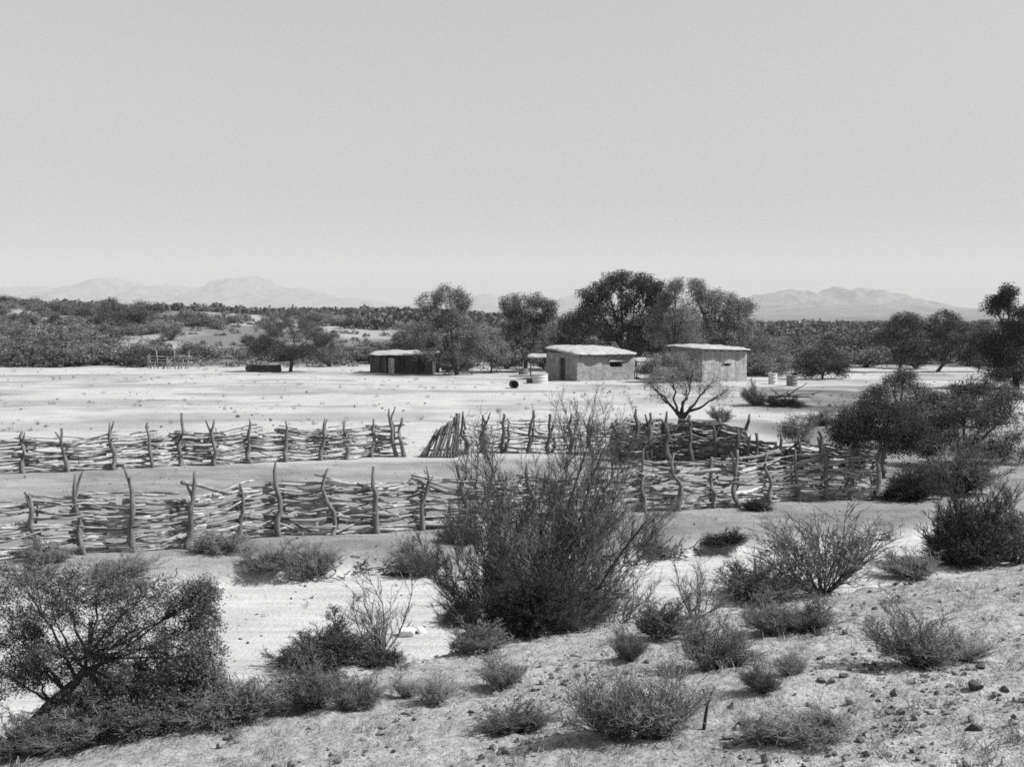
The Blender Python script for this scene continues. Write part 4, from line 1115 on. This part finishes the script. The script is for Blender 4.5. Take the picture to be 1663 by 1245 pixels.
def rock_mesh(seed, flat=0.7, sub=3):
    import bmesh
    bm = bmesh.new(); bmesh.ops.create_icosphere(bm, subdivisions=sub, radius=1.0)
    r = np.random.default_rng(seed); pl = norm(r.normal(size=(12, 3))); dd = r.uniform(0.34, 0.72, 12)
    V = np.array([v.co[:] for v in bm.verts])
    for n_, d_ in zip(pl, dd):
        k = V @ n_ - d_; V = V - np.maximum(k, 0)[:, None] * n_
    V = V * (1 + 0.10 * (fbm(V[:, 0] * 2.3 + seed, V[:, 1] * 2.3 + V[:, 2] * 1.7 + 5) - .5))[:, None]; V[:, 2] *= flat
    for v, c in zip(bm.verts, V): v.co = c
    me = bpy.data.meshes.new("rock"); bm.to_mesh(me); bm.free()
    return me
ROCK = [rock_mesh(i, 0.55 + 0.08 * (i % 4)) for i in range(6)]
RK = {}
for k in ('rock', 'rock_dark', 'rock_pale'):
    RK[k] = []
    for me in ROCK:
        m2 = me.copy(); m2.materials.append(M[k]); RK[k].append(m2)

def rock(px, py, wpx, label, kind='rock_dark', group=None, name="rock"):
    p = G(px, py); s = p[1] / FPX
    o = link(name, RK[kind][RNG.integers(6)]); r = wpx * s / 2
    o.location = p + np.array([0, 0, r * 0.25]); o.scale = (r, r * RNG.uniform(.7, 1.0), r * RNG.uniform(.75, 1.1)); o.rotation_euler = (0, 0, RNG.uniform(0, 6.28))
    return tag(o, label, "rock", group)
wr = "white stone on the bare ground between the twiggy shrub and the dark bush, "
rock(660, 1032, 46, "long white stone under the bare twiggy shrub, left of a rounder one", 'rock_pale', "white stones under the bare shrub")
rock(685, 1027, 28, "round white stone right of the long white one under the bare twiggy shrub", 'rock_pale', "white stones under the bare shrub")
rock(598, 1030, 18, "tiny white stone at the left foot of the bare twiggy shrub", 'rock_pale', "white stones under the bare shrub")
rock(1371, 1100, 24, "dark upright block of stone alone on the right slope")
rock(1592, 1085, 36, "dark stone on the right edge above the biggest stone")
rock(1586, 1118, 44, "biggest dark stone near the right edge of the stony slope")
rock(1580, 1186, 46, "dark stone in the bottom right corner")
rock(1335, 1070, 20, "dark flat stone left of the upright block on the right slope")
rock(1208, 1182, 46, "dark stone at the bottom edge right of the forked dead stick")
rock(1195, 1150, 40, "pale flat stone just above the dark bottom stone", 'rock')
rock(998, 1074, 16, "small dark stone beside the narrow bush's long shadow")
rock(1372, 1029, 22, "dark stone at the right end of the low grey pair of bushes")
for (px, py, w) in ((1412, 962, 16), (1428, 960, 10), (1460, 970, 12), (1420, 990, 16), (1388, 1000, 18), (1525, 980, 11), (1557, 960, 10), (1500, 1100, 20), (1545, 1075, 24), (1572, 1140, 20), (1480, 1108, 14),
                    (1540, 1160, 22), (1415, 1125, 12), (1290, 1130, 14), (1450, 1150, 14), (1520, 1128, 16), (1350, 1150, 12), (1405, 1080, 12), (1430, 1068, 10), (885, 1092, 7), (915, 1112, 14), (935, 1085, 8),
                    (875, 1120, 12), (900, 1132, 14), (960, 1050, 8), (1010, 1100, 12), (1290, 1160, 16), (1500, 1180, 18), (1440, 1180, 12), (760, 1090, 8), (1590, 1010, 10), (1580, 1030, 10), (1395, 1160, 10)):
    rock(px, py, w, "small dark stone lying on the bare stony slope in the foreground", 'rock_dark' if RNG.random() < .6 else 'rock', "small stones on the near slope")

def low_rocks():
    out = []
    for i in range(8):
        me = rock_mesh(40 + i, 1.0, 1)
        out.append(np.array([v.co[:] for v in me.vertices])); F = np.array([p.vertices[:] for p in me.polygons]); bpy.data.meshes.remove(me)
    return np.stack(out), F
LOWROCK = low_rocks()
# gravel, dry litter and field clods: uncountable
def octa_scatter(name, label, xs, ys, r, m, squash=0.6, mats=None):
    n = len(xs); z = zt(xs, ys)
    c = np.stack([xs, ys, z + r * 0.2], -1)
    V0, F0 = LOWROCK
    pick = RNG.integers(0, len(V0), n)
    V = V0[pick] * r[:, None, None] * (RNG.uniform(0.6, 1.3, (n, 1, 3)) * np.array([1, 1, squash]))
    a = RNG.uniform(0, 6.28, n); ca, sa = np.cos(a)[:, None], np.sin(a)[:, None]
    x, y = V[..., 0] * ca - V[..., 1] * sa, V[..., 0] * sa + V[..., 1] * ca
    V = np.stack([x, y, V[..., 2]], -1) + c[:, None]
    mb = MB(); mb.tris(V, (F0[None] + (np.arange(n) * V0.shape[1])[:, None, None]))
    o = mb.build(name, m); o['kind'] = "stuff"; o['label'] = label
n = 20000
y = 6 + 15 * RNG.random(n); x = RNG.uniform(-0.5, 0.52, n) * y
ok = (y < np.interp(x, CRX, CRY) + 1.0) & (fbm(x * 0.8 + 4, y * 0.8) + RNG.normal(size=n) * .06 > 0.42); x, y = x[ok], y[ok]
octa_scatter("gravel", "loose gravel strewn over the near slope", x, y, 0.006 + 0.016 * RNG.random(len(x)) ** 3, M['rock'])
n = 2600
y = 20 + 26 * RNG.random(n); x = RNG.uniform(-0.48, 0.5, n) * y
ok = (y > np.interp(x, CRX, CRY) + 3) & (fbm(x * 0.6 + 4, y * 0.6) + RNG.normal(size=n) * .05 > 0.50); x, y = x[ok], y[ok]
octa_scatter("corral_clods", "clods and droppings on the corral floor and the wash bank", x, y, 0.012 + 0.05 * RNG.random(len(x)) ** 4, M['rock_dark'])
n = 1500
y = 50 + 68 * RNG.random(n); x = RNG.uniform(-0.46, 0.5, n) * y
ok = fbm(x * 0.16 + 24, y * 0.4) + RNG.normal(size=n) * .04 > 0.52; x, y = x[ok], y[ok]
octa_scatter("field_clods", "dark clods and tufts dotted over the open field", x, y, 0.03 + 0.12 * RNG.random(len(x)) ** 4, M['rock_dark'], 0.8)

n = 6500
y = 8 + 10 * RNG.random(n); x = RNG.uniform(-0.25, 0.55, n) * y
dens = fbm(x * 0.9 + 14, y * 0.9) + 0.10 * sstep(0.14, 0.3, x / y) - 0.06 * sstep(13.5, 15, y) + RNG.normal(size=n) * .05
ok = (y < np.interp(x, CRX, CRY) + 0.5) & (dens > 0.56); x, y = x[ok], y[ok]
octa_scatter("rubble", "loose rubble scattered over the stony near slope", x, y, 0.016 + 0.055 * RNG.random(len(x)) ** 4, M['rubble'], 0.7)

def tufts(name, label, x, y, h, blades, m):
    n = len(x); p = np.repeat(np.stack([x, y, zt(x, y) - 0.01], -1), blades, 0); hh = np.repeat(h, blades)
    p[:, :2] += RNG.normal(size=(n * blades, 2)) * hh[:, None] * 0.35
    d = RNG.normal(size=(n * blades, 3)) * 0.55; d[:, 2] = 1
    mb = MB(); tubes(mb, paths(p, d, hh * RNG.uniform(0.5, 1.2, len(hh)), 3, .15, 0), hh[:, None] * np.array([0.035, 0.028, 0.01])[None], 3, 0, False)
    o = mb.build(name, m); o['kind'] = "stuff"; o['label'] = label
n = 2200
y = 49 + 70 * RNG.random(n); x = RNG.uniform(-0.46, 0.5, n) * y
ok = (fbm(x * 0.12 + 44, y * 0.3 + 7) + RNG.normal(size=n) * .05 > 0.57); x, y = x[ok], y[ok]
tufts("dry_grass", "dry grass tufts dotted over the open field", x, y, 0.06 + 0.22 * RNG.random(len(x)) ** 2, 12, M['twig'])
n = 1500
y = 21 + 26 * RNG.random(n); x = RNG.uniform(-0.47, 0.5, n) * y
ok = (y > np.interp(x, CRX, CRY) + 2.5) & (fbm(x * 0.4 + 14, y * 0.4 + 7) + RNG.normal(size=n) * .05 > 0.53); x, y = x[ok], y[ok]
tufts("corral_grass", "dry grass tufts on the corral floor and along the wash", x, y, 0.03 + 0.12 * RNG.random(len(x)) ** 2, 9, M['twig'])
n = 1500
y = 7 + 12 * RNG.random(n); x = RNG.uniform(-0.5, 0.52, n) * y
ok = (y < np.interp(x, CRX, CRY) + 0.5) & (fbm(x * 0.9 + 64, y * 0.9 + 7) + RNG.normal(size=n) * .05 > 0.50); x, y = x[ok], y[ok]
tufts("slope_grass", "dry grass tufts on the stony near slope", x, y, 0.03 + 0.11 * RNG.random(len(x)) ** 1.5, 14, M['twig_pale'])
def bank_shadow_twigs():  # dark twigs added to draw the shadow line under the bank's edge
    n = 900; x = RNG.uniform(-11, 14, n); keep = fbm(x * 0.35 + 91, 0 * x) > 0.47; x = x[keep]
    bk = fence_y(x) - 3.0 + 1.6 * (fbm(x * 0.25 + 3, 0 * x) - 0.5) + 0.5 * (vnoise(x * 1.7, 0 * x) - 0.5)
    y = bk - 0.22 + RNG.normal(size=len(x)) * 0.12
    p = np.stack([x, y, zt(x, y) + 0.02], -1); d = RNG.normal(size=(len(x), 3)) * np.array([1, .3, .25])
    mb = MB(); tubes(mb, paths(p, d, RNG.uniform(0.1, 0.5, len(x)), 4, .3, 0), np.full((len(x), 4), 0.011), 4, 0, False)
    o = mb.build("bank_shadow_twigs", M['twig_dark']); o['kind'] = "stuff"; o['label'] = "dark twigs added as the undercut shadow along the edge of the wash bank"
bank_shadow_twigs()

def litter():
    n = 9000
    y = 7 + 14 * RNG.random(n); x = RNG.uniform(-0.5, 0.52, n) * y
    ok = (y < np.interp(x, CRX, CRY) + 1.0) & (fbm(x * 1.1 + 44, y * 1.1) + RNG.normal(size=n) * .05 > 0.52); x, y = x[ok], y[ok]
    n = len(x); p = np.stack([x, y, zt(x, y)], -1); d = rand_dirs(n); d[:, 2] = np.abs(d[:, 2]) * 0.9 + .1
    L = RNG.uniform(0.03, 0.13, n)
    mb = MB(); tubes(mb, paths(p, d, L, 3, .1, 0), np.full((n, 3), 0.0022), 3, 0, False)
    o = mb.build("dry_litter", M['straw']); o['kind'] = "stuff"; o['label'] = "dry stalks and twigs littering the near slope"
litter()

# saguaros and a pole on the skyline
def saguaro(px, d, hpx, label, arms):
    p = np.array([(px - CX) / FPX * d, d, 0.0]); p[2] = zt(p[0], p[1]); h = hpx * d / FPX
    root = empty("saguaro", p, label, "cactus")
    mb = MB(); P, R = crooked(np.array([0, 0, -.1]), np.array([0, 0, h]), .2, .16, 7, .01); tubes(mb, P, R, 9); mb.build("trunk", M['leaf_dark'], root, True)
    for sgn in arms:
        mb = MB(); tubes(mb, np.array([[0, 0, h * .45], [sgn * .4, 0, h * .47], [sgn * .55, 0, h * .6], [sgn * .55, 0, h * .8]]), np.array([.12, .13, .13, .1]), 8); mb.build("arm", M['leaf_dark'], root, True)
saguaro(179, 262, 19, "lone saguaro standing up from the left hilltop against the mountains", ())
saguaro(476, 300, 20, "saguaro with one arm above the tree belt behind the lone mesquite", (1,))
saguaro(1331, 300, 26, "saguaro with two arms on the plain below the right-hand peaks", (1, -1))

# ------------------------------------------------------------------ the air between here and the mountains
def haze():
    mb = MB(); box(mb, -21000, 21000, -23500, 24000, -12, 900)
    m = bpy.data.materials.new("haze"); m.use_nodes = True; n = m.node_tree; n.nodes.clear()
    v = node(n, "ShaderNodeVolumePrincipled"); v.inputs["Density"].default_value = 0.95e-4
    v.inputs["Color"].default_value = (0.74, 0.74, 0.74, 1); v.inputs["Anisotropy"].default_value = 0.0
    o = node(n, "ShaderNodeOutputMaterial"); n.links.new(v.outputs[0], o.inputs["Volume"])
    ob = mb.build("haze", m); ob['kind'] = "stuff"
haze()
